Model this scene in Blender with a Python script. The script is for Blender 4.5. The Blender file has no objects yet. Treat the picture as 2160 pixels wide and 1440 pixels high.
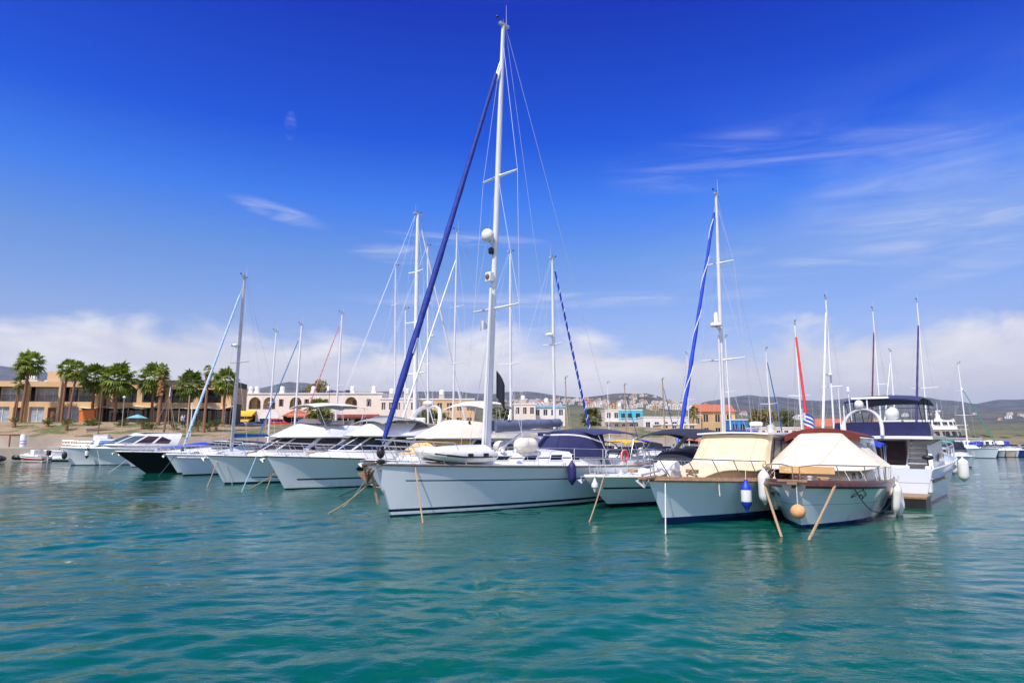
import bpy, math, random
import numpy as np
from math import sin, cos, pi, radians, sqrt, atan, tan, atan2
from mathutils import Vector, Matrix, noise as mnoise
random.seed(7)
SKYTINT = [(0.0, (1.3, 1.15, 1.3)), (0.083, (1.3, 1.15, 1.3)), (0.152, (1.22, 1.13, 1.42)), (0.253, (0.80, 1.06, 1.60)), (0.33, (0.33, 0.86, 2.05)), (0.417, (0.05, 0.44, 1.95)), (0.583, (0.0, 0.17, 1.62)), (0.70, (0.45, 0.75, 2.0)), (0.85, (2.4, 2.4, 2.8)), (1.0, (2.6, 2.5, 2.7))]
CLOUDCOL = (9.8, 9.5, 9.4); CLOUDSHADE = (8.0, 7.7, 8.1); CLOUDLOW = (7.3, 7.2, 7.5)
WATER_A, WATER_B = (0.0001, 0.078, 0.055), (0.0001, 0.096, 0.056); WAVE = 0.055
HAZE = 8.0e-5
S = bpy.context.scene
COL = S.collection
# ------------------------------------------------------------------ camera
F, HOR, EYE = 1400.0, 925.0, 2.4          # focal length in photo pixels, horizon row, eye height above the water
PITCH = atan((HOR - 720) / F)
cam = bpy.data.cameras.new("camera"); camo = bpy.data.objects.new("camera", cam); COL.objects.link(camo)
camo.location = (0, 0, EYE); camo.rotation_euler = (pi / 2 + PITCH, 0, 0)
cam.sensor_width = 36; cam.lens = 36 * F / 2160; cam.clip_start = 0.1; cam.clip_end = 30000
S.camera = camo
S.view_settings.view_transform = 'Standard'; S.view_settings.look = 'None'
S.view_settings.exposure = 0.4; S.view_settings.gamma = 1
S.cycles.max_bounces = 8; S.cycles.diffuse_bounces = 3; S.cycles.glossy_bounces = 4; S.cycles.volume_bounces = 0
S.cycles.blur_glossy = 1.0
# ------------------------------------------------------------------ sun and sky
SUN_EL, SUN_AZ = radians(53), atan2(-0.50, -0.87)       # azimuth from +Y towards +X
sd = Vector((sin(SUN_AZ) * cos(SUN_EL), cos(SUN_AZ) * cos(SUN_EL), sin(SUN_EL)))
sl = bpy.data.lights.new("sun", 'SUN'); sl.energy = 3.6; sl.angle = radians(0.5); sl.color = (1.0, 0.93, 0.82)
so = bpy.data.objects.new("sun", sl); COL.objects.link(so); so.rotation_euler = sd.to_track_quat('Z', 'Y').to_euler()

class NT:
    """small helper for building node trees"""
    def __init__(s, tree): s.t = tree; s.n = tree.nodes; s.l = tree.links
    def node(s, typ, **kw):
        n = s.n.new(typ)
        for k, v in kw.items(): setattr(n, k, v)
        return n
    def put(s, sock, val):
        if isinstance(val, bpy.types.NodeSocket): s.l.new(val, sock)
        else:
            if hasattr(sock.default_value, '__len__') and not isinstance(val, (int, float)) and len(val) == 3 and len(sock.default_value) == 4: val = (*val, 1)
            sock.default_value = val
    def math(s, op, a, b=0.0, c=0.0, clamp=False):
        n = s.node('ShaderNodeMath', operation=op, use_clamp=clamp)
        for i, x in enumerate((a, b, c)): s.put(n.inputs[i], x)
        return n.outputs[0]
    def mix(s, fac, a, b, mode='MIX'):
        n = s.node('ShaderNodeMixRGB', blend_type=mode)
        s.put(n.inputs[0], fac); s.put(n.inputs[1], a); s.put(n.inputs[2], b)
        return n.outputs[0]
    def ramp(s, fac, stops, interp='LINEAR'):
        n = s.node('ShaderNodeValToRGB'); n.color_ramp.interpolation = interp
        e = n.color_ramp.elements
        while len(e) < len(stops): e.new(0.5)
        for i, (p, c) in enumerate(stops):
            e[i].position = p; e[i].color = (c, c, c, 1) if isinstance(c, (int, float)) else (*c, 1)
        s.put(n.inputs[0], fac); return n.outputs[0]
    def noise(s, vec, scale, detail=4, rough=0.5, dist=0.0, lac=2.0):
        n = s.node('ShaderNodeTexNoise')
        if vec is not None: s.put(n.inputs['Vector'], vec)
        for k, v in (('Scale', scale), ('Detail', detail), ('Roughness', rough), ('Distortion', dist), ('Lacunarity', lac)): s.put(n.inputs[k], v)
        return n.outputs['Fac']
    def smooth(s, x, a, b):
        n = s.node('ShaderNodeMapRange', interpolation_type='SMOOTHSTEP')
        for i, v in enumerate((x, a, b, 0.0, 1.0)): s.put(n.inputs[i], v)
        return n.outputs[0]
    def comb(s, x, y, z):
        n = s.node('ShaderNodeCombineXYZ')
        for i, v in enumerate((x, y, z)): s.put(n.inputs[i], v)
        return n.outputs[0]
    def sep(s, v):
        n = s.node('ShaderNodeSeparateXYZ'); s.put(n.inputs[0], v); return n.outputs
    def mapping(s, vec, scale=(1, 1, 1), rot=(0, 0, 0), loc=(0, 0, 0)):
        n = s.node('ShaderNodeMapping'); s.put(n.inputs[0], vec)
        s.put(n.inputs['Scale'], scale); s.put(n.inputs['Rotation'], rot); s.put(n.inputs['Location'], loc)
        return n.outputs[0]

W = bpy.data.worlds.new("World"); S.world = W; W.use_nodes = True
w = NT(W.node_tree); w.n.clear()
sky = w.node('ShaderNodeTexSky', sky_type='NISHITA', sun_disc=False, sun_elevation=SUN_EL, sun_rotation=SUN_AZ % (2 * pi), altitude=0, air_density=1.0, dust_density=0.6, ozone_density=2.5)
tc = w.node('ShaderNodeTexCoord')
dx, dy, dz = w.sep(tc.outputs['Generated'])
el = w.math('ARCSINE', dz); az = w.math('ARCTAN2', dx, dy)
eld = w.math('MULTIPLY', el, 180 / pi); azd = w.math('MULTIPLY', az, 180 / pi)
# tint by elevation: deep polarised blue in view, unseen overhead sky brightened as added fill
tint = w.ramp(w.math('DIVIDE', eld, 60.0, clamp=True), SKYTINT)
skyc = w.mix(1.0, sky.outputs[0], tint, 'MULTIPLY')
# right-hand side of the sky is paler, thin high veil
veil = w.math('MULTIPLY', w.smooth(azd, 2.0, 42.0), w.smooth(eld, 30.0, 8.0))
vn = w.noise(w.comb(w.math('MULTIPLY', azd, 0.05), w.math('MULTIPLY', eld, 0.16), 3.0), 1.0, 5, 0.55, 0.6)
CL = CLOUDCOL
skyc = w.mix(w.math('MULTIPLY', veil, w.smooth(vn, 0.30, 0.75)), skyc, (3.0, 4.4, 8.4))
# thin wisps of high cloud, each with its own place in the sky
wn = w.noise(w.comb(w.math('ADD', w.math('MULTIPLY', azd, 0.09), w.math('MULTIPLY', eld, 0.10)), w.math('MULTIPLY', eld, 0.62), 7.3), 1.0, 7, 0.62, 1.1)
for a0, e0, wa, we, tl, lo, hi, st in ((20.0, 22.5, 11.0, 2.4, 0.04, 0.40, 1.0, 0.42), (33.0, 18.0, 9.0, 5.0, 0.0, 0.30, 0.95, 0.40), (-20.0, 18.2, 3.8, 0.7, -0.20, 0.42, 0.85, 0.7), (-10.0, 15.6, 4.0, 0.8, -0.03, 0.38, 0.80, 0.7),
                                      (5.0, 11.8, 20.0, 0.7, 0.0, 0.36, 0.72, 0.50), (36.0, 12.2, 6.0, 0.9, 0.22, 0.36, 0.95, 0.5), (-4.0, 17.0, 7.0, 0.7, -0.05, 0.42, 0.7, 0.6), (30.0, 14.5, 16.0, 2.0, 0.05, 0.42, 0.85, 0.4), (-19.5, 25.0, 0.5, 1.0, 0.0, 0.42, 0.8, 0.5), (90.0, 30.0, 25.0, 4.0, 0.0, 0.4, 0.8, 0.5), (-100.0, 25.0, 25.0, 4.0, 0.0, 0.4, 0.8, 0.5)):
    ua = w.math('DIVIDE', w.math('SUBTRACT', azd, a0), wa); ue = w.math('DIVIDE', w.math('SUBTRACT', w.math('SUBTRACT', eld, e0), w.math('MULTIPLY', w.math('SUBTRACT', azd, a0), tl)), we)
    g = w.smooth(w.math('ADD', w.math('MULTIPLY', ua, ua), w.math('MULTIPLY', ue, ue)), 1.5, 0.0)
    skyc = w.mix(w.math('MULTIPLY', w.math('MULTIPLY', w.smooth(wn, lo - .04, hi + .12), g), st * .9), skyc, CL)
# cumulus bank above the hills
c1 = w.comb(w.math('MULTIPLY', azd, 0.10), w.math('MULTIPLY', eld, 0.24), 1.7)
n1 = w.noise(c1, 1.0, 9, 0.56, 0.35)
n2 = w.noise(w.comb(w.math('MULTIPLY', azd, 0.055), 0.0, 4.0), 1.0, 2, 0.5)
top = w.math('ADD', w.math('ADD', 5.6, w.math('MULTIPLY', n2, 6.5)), w.math('MULTIPLY', w.smooth(w.math('ABSOLUTE', azd), 60.0, 115.0), 15.0))   # taller unseen cumulus added behind the viewer as fill for shaded hulls
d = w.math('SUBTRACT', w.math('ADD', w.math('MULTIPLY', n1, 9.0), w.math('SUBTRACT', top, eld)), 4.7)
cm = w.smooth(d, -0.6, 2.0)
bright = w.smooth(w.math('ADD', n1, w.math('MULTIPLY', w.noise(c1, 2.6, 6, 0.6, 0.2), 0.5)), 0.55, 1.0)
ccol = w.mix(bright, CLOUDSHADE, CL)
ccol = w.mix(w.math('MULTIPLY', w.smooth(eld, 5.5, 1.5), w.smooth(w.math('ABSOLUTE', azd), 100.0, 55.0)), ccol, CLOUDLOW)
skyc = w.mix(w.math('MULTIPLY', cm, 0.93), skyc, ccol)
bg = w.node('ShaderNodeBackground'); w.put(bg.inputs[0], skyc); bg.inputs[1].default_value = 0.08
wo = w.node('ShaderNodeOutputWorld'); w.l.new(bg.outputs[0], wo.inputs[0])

# ------------------------------------------------------------------ pixel -> place
def slope(v): return tan(atan((720 - v) / F) + PITCH)          # height gained per metre of distance on picture row v (at the centre column)
def ray(u, v):
    x, y = (u - 1080) / F, (720 - v) / F
    return Vector((x, cos(PITCH) - y * sin(PITCH), sin(PITCH) + y * cos(PITCH)))
def P(u, v, D): r = ray(u, v); return Vector((0, 0, EYE)) + r * (D / r.y)
def G(u, v, z=0.0): r = ray(u, v); return Vector((0, 0, EYE)) + r * ((z - EYE) / r.z)

# ------------------------------------------------------------------ mesh builder
class MB:
    def __init__(s): s.v = []; s.f = []; s.m = []; s.at = {}
    def add(s, vs, fs, m=0):
        o = len(s.v); s.v += [tuple(p) for p in vs]
        for f in fs: s.f.append([i + o for i in f]); s.m.append(m)
    def box(s, c, d, rz=0.0, m=0):
        cx, cy, cz = c; a, b, h = d[0] / 2, d[1] / 2, d[2] / 2
        pts = []
        for z in (-h, h):
            for x, y in ((-a, -b), (a, -b), (a, b), (-a, b)):
                pts.append((cx + x * cos(rz) - y * sin(rz), cy + x * sin(rz) + y * cos(rz), cz + z))
        s.hexa(pts, m); return s
    def bx(s, x0, x1, y0, y1, z0, z1, m=0): return s.box(((x0 + x1) / 2, (y0 + y1) / 2, (z0 + z1) / 2), (x1 - x0, y1 - y0, z1 - z0), 0, m)
    def hexa(s, p, m=0):
        s.add(p, [(3, 2, 1, 0), (4, 5, 6, 7), (0, 1, 5, 4), (1, 2, 6, 5), (2, 3, 7, 6), (3, 0, 4, 7)], m); return s
    def tube(s, pts, r, n=8, m=0, flat=1.0, closed=False):
        pts = [Vector(p) for p in pts]; k = len(pts)
        rs = r if isinstance(r, (list, tuple)) else [r] * k
        vs = []; ref = None
        for i in range(k):
            if closed: t = pts[(i + 1) % k] - pts[i - 1]
            else: t = pts[min(i + 1, k - 1)] - pts[max(i - 1, 0)]
            t.normalize()
            if ref is None: ref = Vector((1, 0, 0)) if abs(t.x) < 0.8 else Vector((0, 1, 0))
            a = ref - t * ref.dot(t); a.normalize(); b = t.cross(a); ref = a
            for j in range(n):
                g = 2 * pi * j / n; vs.append(pts[i] + a * (rs[i] * cos(g)) + b * (rs[i] * flat * sin(g)))
        fs = [(i * n + j, i * n + (j + 1) % n, ((i + 1) % k) * n + (j + 1) % n, ((i + 1) % k) * n + j) for i in range(k if closed else k - 1) for j in range(n)]
        if not closed: fs += [tuple(reversed(range(n))), tuple(range((k - 1) * n, k * n))]
        s.add(vs, fs, m); return s
    def grid(s, rows, m=0, flip=False):
        nr, nc = len(rows), len(rows[0]); vs = [p for r in rows for p in r]
        fs = [(i * nc + j, i * nc + j + 1, (i + 1) * nc + j + 1, (i + 1) * nc + j) for i in range(nr - 1) for j in range(nc - 1)]
        if flip: fs = [tuple(reversed(f)) for f in fs]
        s.add(vs, fs, m); return s
    def shell(s, rows, off, m=0):
        """a sheet with thickness: rows of points and the vector that makes the other face"""
        off = Vector(off); nr, nc = len(rows), len(rows[0])
        s.grid(rows, m); s.grid([[Vector(p) + off for p in r] for r in rows], m, True)
        edge = [rows[0][j] for j in range(nc)] + [rows[i][-1] for i in range(1, nr)] + [rows[-1][j] for j in range(nc - 2, -1, -1)] + [rows[i][0] for i in range(nr - 2, 0, -1)]
        k = len(edge); s.add(edge + [Vector(p) + off for p in edge], [(i, i + k, (i + 1) % k + k, (i + 1) % k) for i in range(k)], m); return s
    def prism(s, pts, ext, m=0):
        n = len(pts); e = Vector(ext); s.add([Vector(p) for p in pts] + [Vector(p) + e for p in pts], [tuple(reversed(range(n))), tuple(range(n, 2 * n))] + [(i, (i + 1) % n, (i + 1) % n + n, i + n) for i in range(n)], m); return s
    def ball(s, c, r, nu=14, nv=9, m=0):
        r = (r, r, r) if isinstance(r, (int, float)) else r; c = Vector(c)
        vs = [c + Vector((0, 0, -r[2]))]
        for i in range(1, nv):
            a = -pi / 2 + pi * i / nv
            for j in range(nu): g = 2 * pi * j / nu; vs.append(c + Vector((r[0] * cos(a) * cos(g), r[1] * cos(a) * sin(g), r[2] * sin(a))))
        vs.append(c + Vector((0, 0, r[2]))); L = len(vs) - 1
        fs = [(0, 1 + (j + 1) % nu, 1 + j) for j in range(nu)]
        for i in range(nv - 2): fs += [(1 + i * nu + j, 1 + i * nu + (j + 1) % nu, 1 + (i + 1) * nu + (j + 1) % nu, 1 + (i + 1) * nu + j) for j in range(nu)]
        fs += [(L, 1 + (nv - 2) * nu + j, 1 + (nv - 2) * nu + (j + 1) % nu) for j in range(nu)]
        s.add(vs, fs, m); return s
    def lathe(s, c, prof, n=16, m=0):
        c = Vector(c); vs = [c + Vector((r * cos(2 * pi * j / n), r * sin(2 * pi * j / n), z)) for r, z in prof for j in range(n)]
        k = len(prof); fs = [(i * n + j, i * n + (j + 1) % n, (i + 1) * n + (j + 1) % n, (i + 1) * n + j) for i in range(k - 1) for j in range(n)]
        fs += [tuple(reversed(range(n))), tuple(range((k - 1) * n, k * n))]
        s.add(vs, fs, m); return s
    def build(s, name, mats, parent=None, smooth=38, bevel=0.0):
        me = bpy.data.meshes.new(name); me.from_pydata(s.v, [], s.f)
        mats = mats if isinstance(mats, (list, tuple)) else [mats]
        for q in mats: me.materials.append(MAT[q] if isinstance(q, str) else q)
        if len(mats) > 1: me.polygons.foreach_set('material_index', s.m)
        for k, arr in s.at.items():
            a = me.attributes.new(k, 'FLOAT', 'POINT'); a.data.foreach_set('value', arr)
        if smooth:
            me.shade_smooth(); me.set_sharp_from_angle(angle=radians(smooth))
        o = bpy.data.objects.new(name, me); COL.objects.link(o)
        if parent is not None: o.parent = parent
        if bevel: b = o.modifiers.new('b', 'BEVEL'); b.width = bevel; b.segments = 2; b.limit_method = 'ANGLE'
        return o
def thing(name, label, cat, loc=(0, 0, 0), rz=0.0, group=None):
    o = bpy.data.objects.new(name, None); COL.objects.link(o); o.location = loc; o.rotation_euler = (0, 0, rz); o.empty_display_size = 0.3
    return tag(o, label, cat, group)
def tag(o, label, cat, group=None):
    o['label'] = label; o['category'] = cat
    if group: o['group'] = group
    return o
def struct(o): o['kind'] = 'structure'; return o
def copy_tree(o, parent=None):
    c = o.copy(); COL.objects.link(c)
    if parent is not None: c.parent = parent
    for ch in list(o.children): copy_tree(ch, c)
    return c

# ------------------------------------------------------------------ materials
MAT = {}
def mat(name, col, rough=0.5, metal=0.0, var=0.12, vscale=3.0, bump=0.0, bscale=20.0, coat=0.0, spec=0.5, sheen=0.0, alpha=None, trans=0.0):
    m = bpy.data.materials.new(name); m.use_nodes = True; t = NT(m.node_tree); b = t.n['Principled BSDF']
    tcn = t.node('ShaderNodeTexCoord'); oc = tcn.outputs['Object']
    if var:
        f = t.noise(oc, vscale, 5, 0.6)
        c = t.mix(t.smooth(f, 0.3, 0.7), tuple(x * (1 - var) for x in col), tuple(min(1, x * (1 + var * 0.6)) for x in col))
        t.put(b.inputs['Base Color'], c)
    else: t.put(b.inputs['Base Color'], col)
    t.put(b.inputs['Roughness'], rough); t.put(b.inputs['Specular IOR Level'], 0.5 if coat else 0.15); t.put(b.inputs['Metallic'], metal); t.put(b.inputs['Specular IOR Level'], spec)
    if coat: t.put(b.inputs['Coat Weight'], coat); t.put(b.inputs['Coat Roughness'], 0.08)
    if sheen: t.put(b.inputs['Sheen Weight'], sheen)
    if trans: t.put(b.inputs['Transmission Weight'], trans)
    if bump:
        bn = t.node('ShaderNodeBump'); bn.inputs['Distance'].default_value = bump
        t.put(bn.inputs['Height'], t.noise(oc, bscale, 4, 0.55, 0.4)); t.l.new(bn.outputs[0], b.inputs['Normal'])
    MAT[name] = m; return m
def leafmat(name, col, var=0.5, vscale=1.1):
    m = mat(name, col, 0.5, var=var, vscale=vscale, spec=0.4); t = NT(m.node_tree); b = t.n['Principled BSDF']; out = t.n['Material Output']
    tr = t.node('ShaderNodeBsdfTranslucent'); src = b.inputs['Base Color'].links[0].from_socket
    t.put(tr.inputs[0], t.mix(1.0, src, (1.0, 1.0, 0.55), 'MULTIPLY')); ms = t.node('ShaderNodeMixShader'); ms.inputs[0].default_value = 0.4
    t.l.new(b.outputs[0], ms.inputs[1]); t.l.new(tr.outputs[0], ms.inputs[2]); t.l.new(ms.outputs[0], out.inputs['Surface'])
mat('gelcoat', (0.80, 0.80, 0.78), 0.22, var=0.05, vscale=1.3, coat=0.3)
mat('gelcoat_cream', (0.80, 0.74, 0.62), 0.3, var=0.06, vscale=1.3, coat=0.2)
mat('deck_white', (0.78, 0.77, 0.73), 0.45, var=0.08, vscale=2.5)
mat('non_skid', (0.68, 0.66, 0.60), 0.7, var=0.08, vscale=6)
mat('teak', (0.33, 0.19, 0.10), 0.55, var=0.25, vscale=9)
mat('mahogany', (0.10, 0.035, 0.022), 0.35, var=0.3, vscale=7, coat=0.3)
mat('rub_grey', (0.20, 0.18, 0.17), 0.45, var=0.2)
mat('rub_black', (0.02, 0.02, 0.022), 0.4, var=0.2)
mat('glass_dark', (0.012, 0.014, 0.018), 0.06, var=0.0, spec=0.7)
mat('glass_blue', (0.05, 0.08, 0.10), 0.05, var=0.2, spec=0.8)
mat('glass_brown', (0.045, 0.02, 0.015), 0.08, var=0.2, spec=0.7)
mat('smoked', (0.18, 0.16, 0.17), 0.12, var=0.1)
mat('steel', (0.72, 0.71, 0.70), 0.25, 0.45, var=0.05)
mat('steel_warm', (0.55, 0.47, 0.38), 0.28, 1.0, var=0.1)
mat('alloy', (0.80, 0.80, 0.80), 0.30, 0.2, var=0.06, vscale=1.0)
mat('alloy_white', (0.82, 0.82, 0.80), 0.35, 0.0, var=0.05, vscale=1.0)
mat('alloy_grey', (0.56, 0.54, 0.52), 0.4, 0.2, var=0.08)
mat('wood_mast', (0.42, 0.30, 0.17), 0.5, var=0.2)
mat('wire', (0.62, 0.62, 0.64), 0.35, 0.3, var=0.0)
mat('plastic_white', (0.80, 0.80, 0.78), 0.35, var=0.05)
mat('plastic_black', (0.018, 0.018, 0.02), 0.4, var=0.1)
mat('canvas_navy', (0.010, 0.013, 0.085), 0.8, var=0.25, vscale=2.5, bump=0.03, bscale=3.5, sheen=0.15)
mat('canvas_ink', (0.008, 0.010, 0.028), 0.8, var=0.25, vscale=2.5, bump=0.03, bscale=3, sheen=0.1)
mat('canvas_blue', (0.012, 0.05, 0.50), 0.75, var=0.25, vscale=3, bump=0.03, bscale=4)
mat('canvas_azure', (0.012, 0.13, 0.42), 0.75, var=0.25, vscale=3, bump=0.05, bscale=5)
mat('jib_navy', (0.005, 0.028, 0.27), 0.7, var=0.3, vscale=4, bump=0.03, bscale=6)
mat('jib_blue', (0.006, 0.05, 0.50), 0.7, var=0.25, vscale=4, bump=0.02, bscale=6)
mat('jib_lightblue', (0.42, 0.62, 0.78), 0.7, var=0.15)
mat('jib_white', (0.78, 0.78, 0.76), 0.7, var=0.08)
mat('jib_red', (0.62, 0.03, 0.03), 0.7, var=0.15)
mat('jib_rose', (0.60, 0.16, 0.22), 0.7, var=0.15)
mat('jib_teal', (0.02, 0.16, 0.42), 0.7, var=0.15)
mat('jib_purple', (0.045, 0.03, 0.16), 0.7, var=0.15)
mat('jib_plum', (0.10, 0.02, 0.05), 0.7, var=0.15)
mat('jib_green', (0.02, 0.22, 0.14), 0.7, var=0.15)
mat('sail_grey', (0.13, 0.155, 0.24), 0.75, var=0.15, vscale=4, bump=0.02, bscale=5)
mat('canvas_cream', (0.74, 0.60, 0.38), 0.8, var=0.12, vscale=1.6, bump=0.03, bscale=1.8, sheen=0.1)
mat('canvas_ivory', (0.76, 0.69, 0.56), 0.8, var=0.12, vscale=2, bump=0.03, bscale=3)
mat('canvas_peach', (0.74, 0.47, 0.20), 0.8, var=0.08, vscale=2, bump=0.04, bscale=2)
mat('canvas_maroon', (0.17, 0.025, 0.018), 0.8, var=0.2, vscale=2, bump=0.02, bscale=4)
mat('canvas_grey', (0.36, 0.35, 0.34), 0.8, var=0.1, vscale=2, bump=0.03, bscale=3)
mat('canvas_taupe', (0.20, 0.18, 0.17), 0.8, var=0.15, vscale=2, bump=0.02, bscale=4)
mat('rubber_white', (0.78, 0.77, 0.73), 0.5, var=0.1)
mat('rubber_navy', (0.02, 0.018, 0.12), 0.55, var=0.2)
mat('rubber_blue', (0.01, 0.05, 0.50), 0.5, var=0.1)
mat('rubber_orange', (0.80, 0.38, 0.16), 0.55, var=0.15)
mat('rubber_grey', (0.30, 0.31, 0.32), 0.6, var=0.15)
mat('rope_tan', (0.46, 0.31, 0.17), 0.9, var=0.25, vscale=30)
mat('rope_white', (0.72, 0.68, 0.60), 0.9, var=0.15, vscale=30)
mat('rope_dark', (0.05, 0.06, 0.07), 0.9, var=0.2, vscale=30)
mat('rope_orange', (0.66, 0.27, 0.06), 0.85, var=0.25, vscale=30)
mat('rust', (0.20, 0.11, 0.07), 0.7, 0.3, var=0.4, vscale=15)
mat('red_paint', (0.60, 0.02, 0.02), 0.35, var=0.1)
mat('orange_paint', (0.75, 0.18, 0.03), 0.5, var=0.1)
mat('yellow_cloth', (0.80, 0.45, 0.01), 0.8, var=0.1)
mat('stucco_tan', (0.70, 0.46, 0.24), 0.9, var=0.08, vscale=0.7)
mat('stucco_sand', (0.66, 0.46, 0.25), 0.9, var=0.08, vscale=0.7)
mat('stucco_white', (0.76, 0.68, 0.58), 0.9, var=0.06, vscale=0.6)
mat('stucco_pure', (0.78, 0.76, 0.72), 0.9, var=0.05, vscale=0.6)
mat('stucco_ochre', (0.62, 0.40, 0.18), 0.9, var=0.1, vscale=0.6)
mat('stucco_turq', (0.06, 0.48, 0.60), 0.9, var=0.06, vscale=0.6)
mat('paint_blue', (0.03, 0.22, 0.55), 0.7, var=0.1)
mat('roof_red', (0.50, 0.15, 0.07), 0.85, var=0.25, vscale=2.5)
mat('roof_dark', (0.08, 0.06, 0.06), 0.8, var=0.2)
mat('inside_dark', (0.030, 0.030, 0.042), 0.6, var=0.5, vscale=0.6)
mat('wood_brown', (0.22, 0.11, 0.06), 0.7, var=0.2)
mat('shutter', (0.13, 0.09, 0.08), 0.7, var=0.2)
mat('concrete', (0.40, 0.34, 0.27), 0.9, var=0.2, vscale=0.35, bump=0.02, bscale=2)
mat('concrete_pale', (0.48, 0.43, 0.36), 0.9, var=0.2, vscale=0.5)
mat('asphalt', (0.20, 0.16, 0.125), 0.9, var=0.2, vscale=0.5)
mat('sail_cloth', (0.72, 0.60, 0.42), 0.85, var=0.1, vscale=1.5)
mat('bark', (0.30, 0.15, 0.08), 0.95, var=0.35, vscale=9, bump=0.06, bscale=14)
mat('palm_skirt', (0.36, 0.18, 0.06), 0.95, var=0.4, vscale=6)
leafmat('palm_leaf', (0.24, 0.31, 0.03))
leafmat('palm_leaf_dark', (0.17, 0.23, 0.025))
leafmat('leaf', (0.11, 0.17, 0.024))
leafmat('leaf_yellow', (0.30, 0.22, 0.025))
leafmat('leaf_olive', (0.16, 0.17, 0.03))
mat('curtain', (0.34, 0.40, 0.47), 0.15, var=0.3, vscale=1.5)
mat('tyre', (0.02, 0.02, 0.02), 0.8, var=0.1)
mat('car_white', (0.75, 0.75, 0.75), 0.25, var=0.03, coat=0.5)
mat('car_dark', (0.03, 0.04, 0.055), 0.25, var=0.05, coat=0.5)
mat('car_blue', (0.03, 0.07, 0.18), 0.25, var=0.05, coat=0.5)
mat('skin', (0.55, 0.35, 0.25), 0.6, var=0.05)
mat('cloth_dark', (0.03, 0.03, 0.05), 0.8, var=0.2)
mat('parasol', (0.20, 0.48, 0.62), 0.8, var=0.1)
mat('solar', (0.03, 0.04, 0.07), 0.2, var=0.1)

def hullmat(name, col, stripes, coat=0.3, streak=0.3, rough=0.16):
    """topside paint with stripes by height (z) or by fraction of the sheer (h), and waterline staining"""
    m = bpy.data.materials.new(name); m.use_nodes = True; t = NT(m.node_tree); b = t.n['Principled BSDF']
    oc = t.node('ShaderNodeTexCoord').outputs['Object']
    A = {k: t.node('ShaderNodeAttribute', attribute_name=k).outputs['Fac'] for k in ('hz', 'hh', 'ht')}
    c = t.mix(t.smooth(t.noise(oc, 0.9, 4, 0.6), 0.3, 0.7), tuple(x * 0.95 for x in col), col)
    sx, sy, sz = t.sep(oc)
    st = t.noise(t.comb(t.math('MULTIPLY', sx, 5.0), t.math('MULTIPLY', sy, 5.0), t.math('MULTIPLY', sz, 0.5)), 1.0, 4, 0.6)
    low = t.math('MULTIPLY', t.smooth(A['hz'], 0.55, 0.0), t.smooth(st, 0.45, 0.75))
    c = t.mix(t.math('MULTIPLY', low, streak), c, (0.42, 0.36, 0.22))
    for kind, lo, hi, sc, t0 in stripes:
        q = A['hz'] if kind == 'z' else A['hh']
        f = t.math('MULTIPLY', t.math('GREATER_THAN', q, lo), t.math('LESS_THAN', q, hi))
        if t0: f = t.math('MULTIPLY', f, t.math('GREATER_THAN', A['ht'], t0))
        c = t.mix(f, c, sc)
    t.put(b.inputs['Base Color'], c); t.put(b.inputs['Roughness'], rough); t.put(b.inputs['Specular IOR Level'], 0.5 if coat else 0.15); t.put(b.inputs['Coat Weight'], coat); t.put(b.inputs['Coat Roughness'], 0.05)
    MAT[name] = m; return m
NAVY = (0.008, 0.012, 0.055); BLK = (0.012, 0.012, 0.016); WH = (0.79, 0.83, 0.85)
hullmat('hull_s1', (0.80, 0.85, 0.89), [('z', -9, 0.05, NAVY, 0), ('z', 0.14, 0.225, NAVY, 0), ('h', 0.675, 0.700, NAVY, 0.055)])
hullmat('hull_white', WH, [('z', -9, 0.06, (0.015, 0.03, 0.09), 0)])
hullmat('hull_white_blackfoot', WH, [('z', -9, 0.09, BLK, 0)])
hullmat('hull_navyband', WH, [('z', -9, 0.10, NAVY, 0), ('z', 0.30, 0.36, (0.02, 0.06, 0.09), 0.12)])
hullmat('hull_greenband', WH, [('z', -9, 0.06, BLK, 0), ('z', 0.42, 0.50, (0.03, 0.06, 0.06), 0.06)])
hullmat('hull_b9', (0.78, 0.82, 0.80), [('z', -9, 0.14, BLK, 0), ('h', 0.60, 0.66, (0.012, 0.03, 0.035), 0.03)])
hullmat('hull_b10', (0.72, 0.83, 0.88), [('z', -9, 0.20, (0.006, 0.012, 0.085), 0)], streak=0.5)
hullmat('hull_b11', (0.68, 0.80, 0.83), [('z', -9, 0.10, (0.008, 0.02, 0.10), 0), ('h', 0.545, 0.56, (0.25, 0.38, 0.42), 0)], streak=0.5)
hullmat('hull_b12', (0.72, 0.78, 0.84), [('z', -9, 0.08, (0.01, 0.03, 0.10), 0), ('h', 0.60, 0.62, (0.35, 0.40, 0.45), 0)])
hullmat('hull_black', (0.010, 0.009, 0.011), [('z', -9, 0.05, BLK, 0), ('z', 0.36, 0.40, (0.7, 0.7, 0.7), 0.22)], streak=0.05, coat=0.0, rough=0.35)
hullmat('hull_blue', (0.02, 0.06, 0.22), [('z', -9, 0.06, BLK, 0)])
hullmat('hull_wood', (0.55, 0.50, 0.40), [('z', -9, 0.06, (0.2, 0.03, 0.02), 0), ('h', 0.85, 1.1, (0.2, 0.08, 0.03), 0)])
hullmat('hull_red', (0.72, 0.70, 0.68), [('z', -9, 0.04, BLK, 0), ('h', 0.25, 0.62, (0.55, 0.03, 0.02), 0)])
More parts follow.
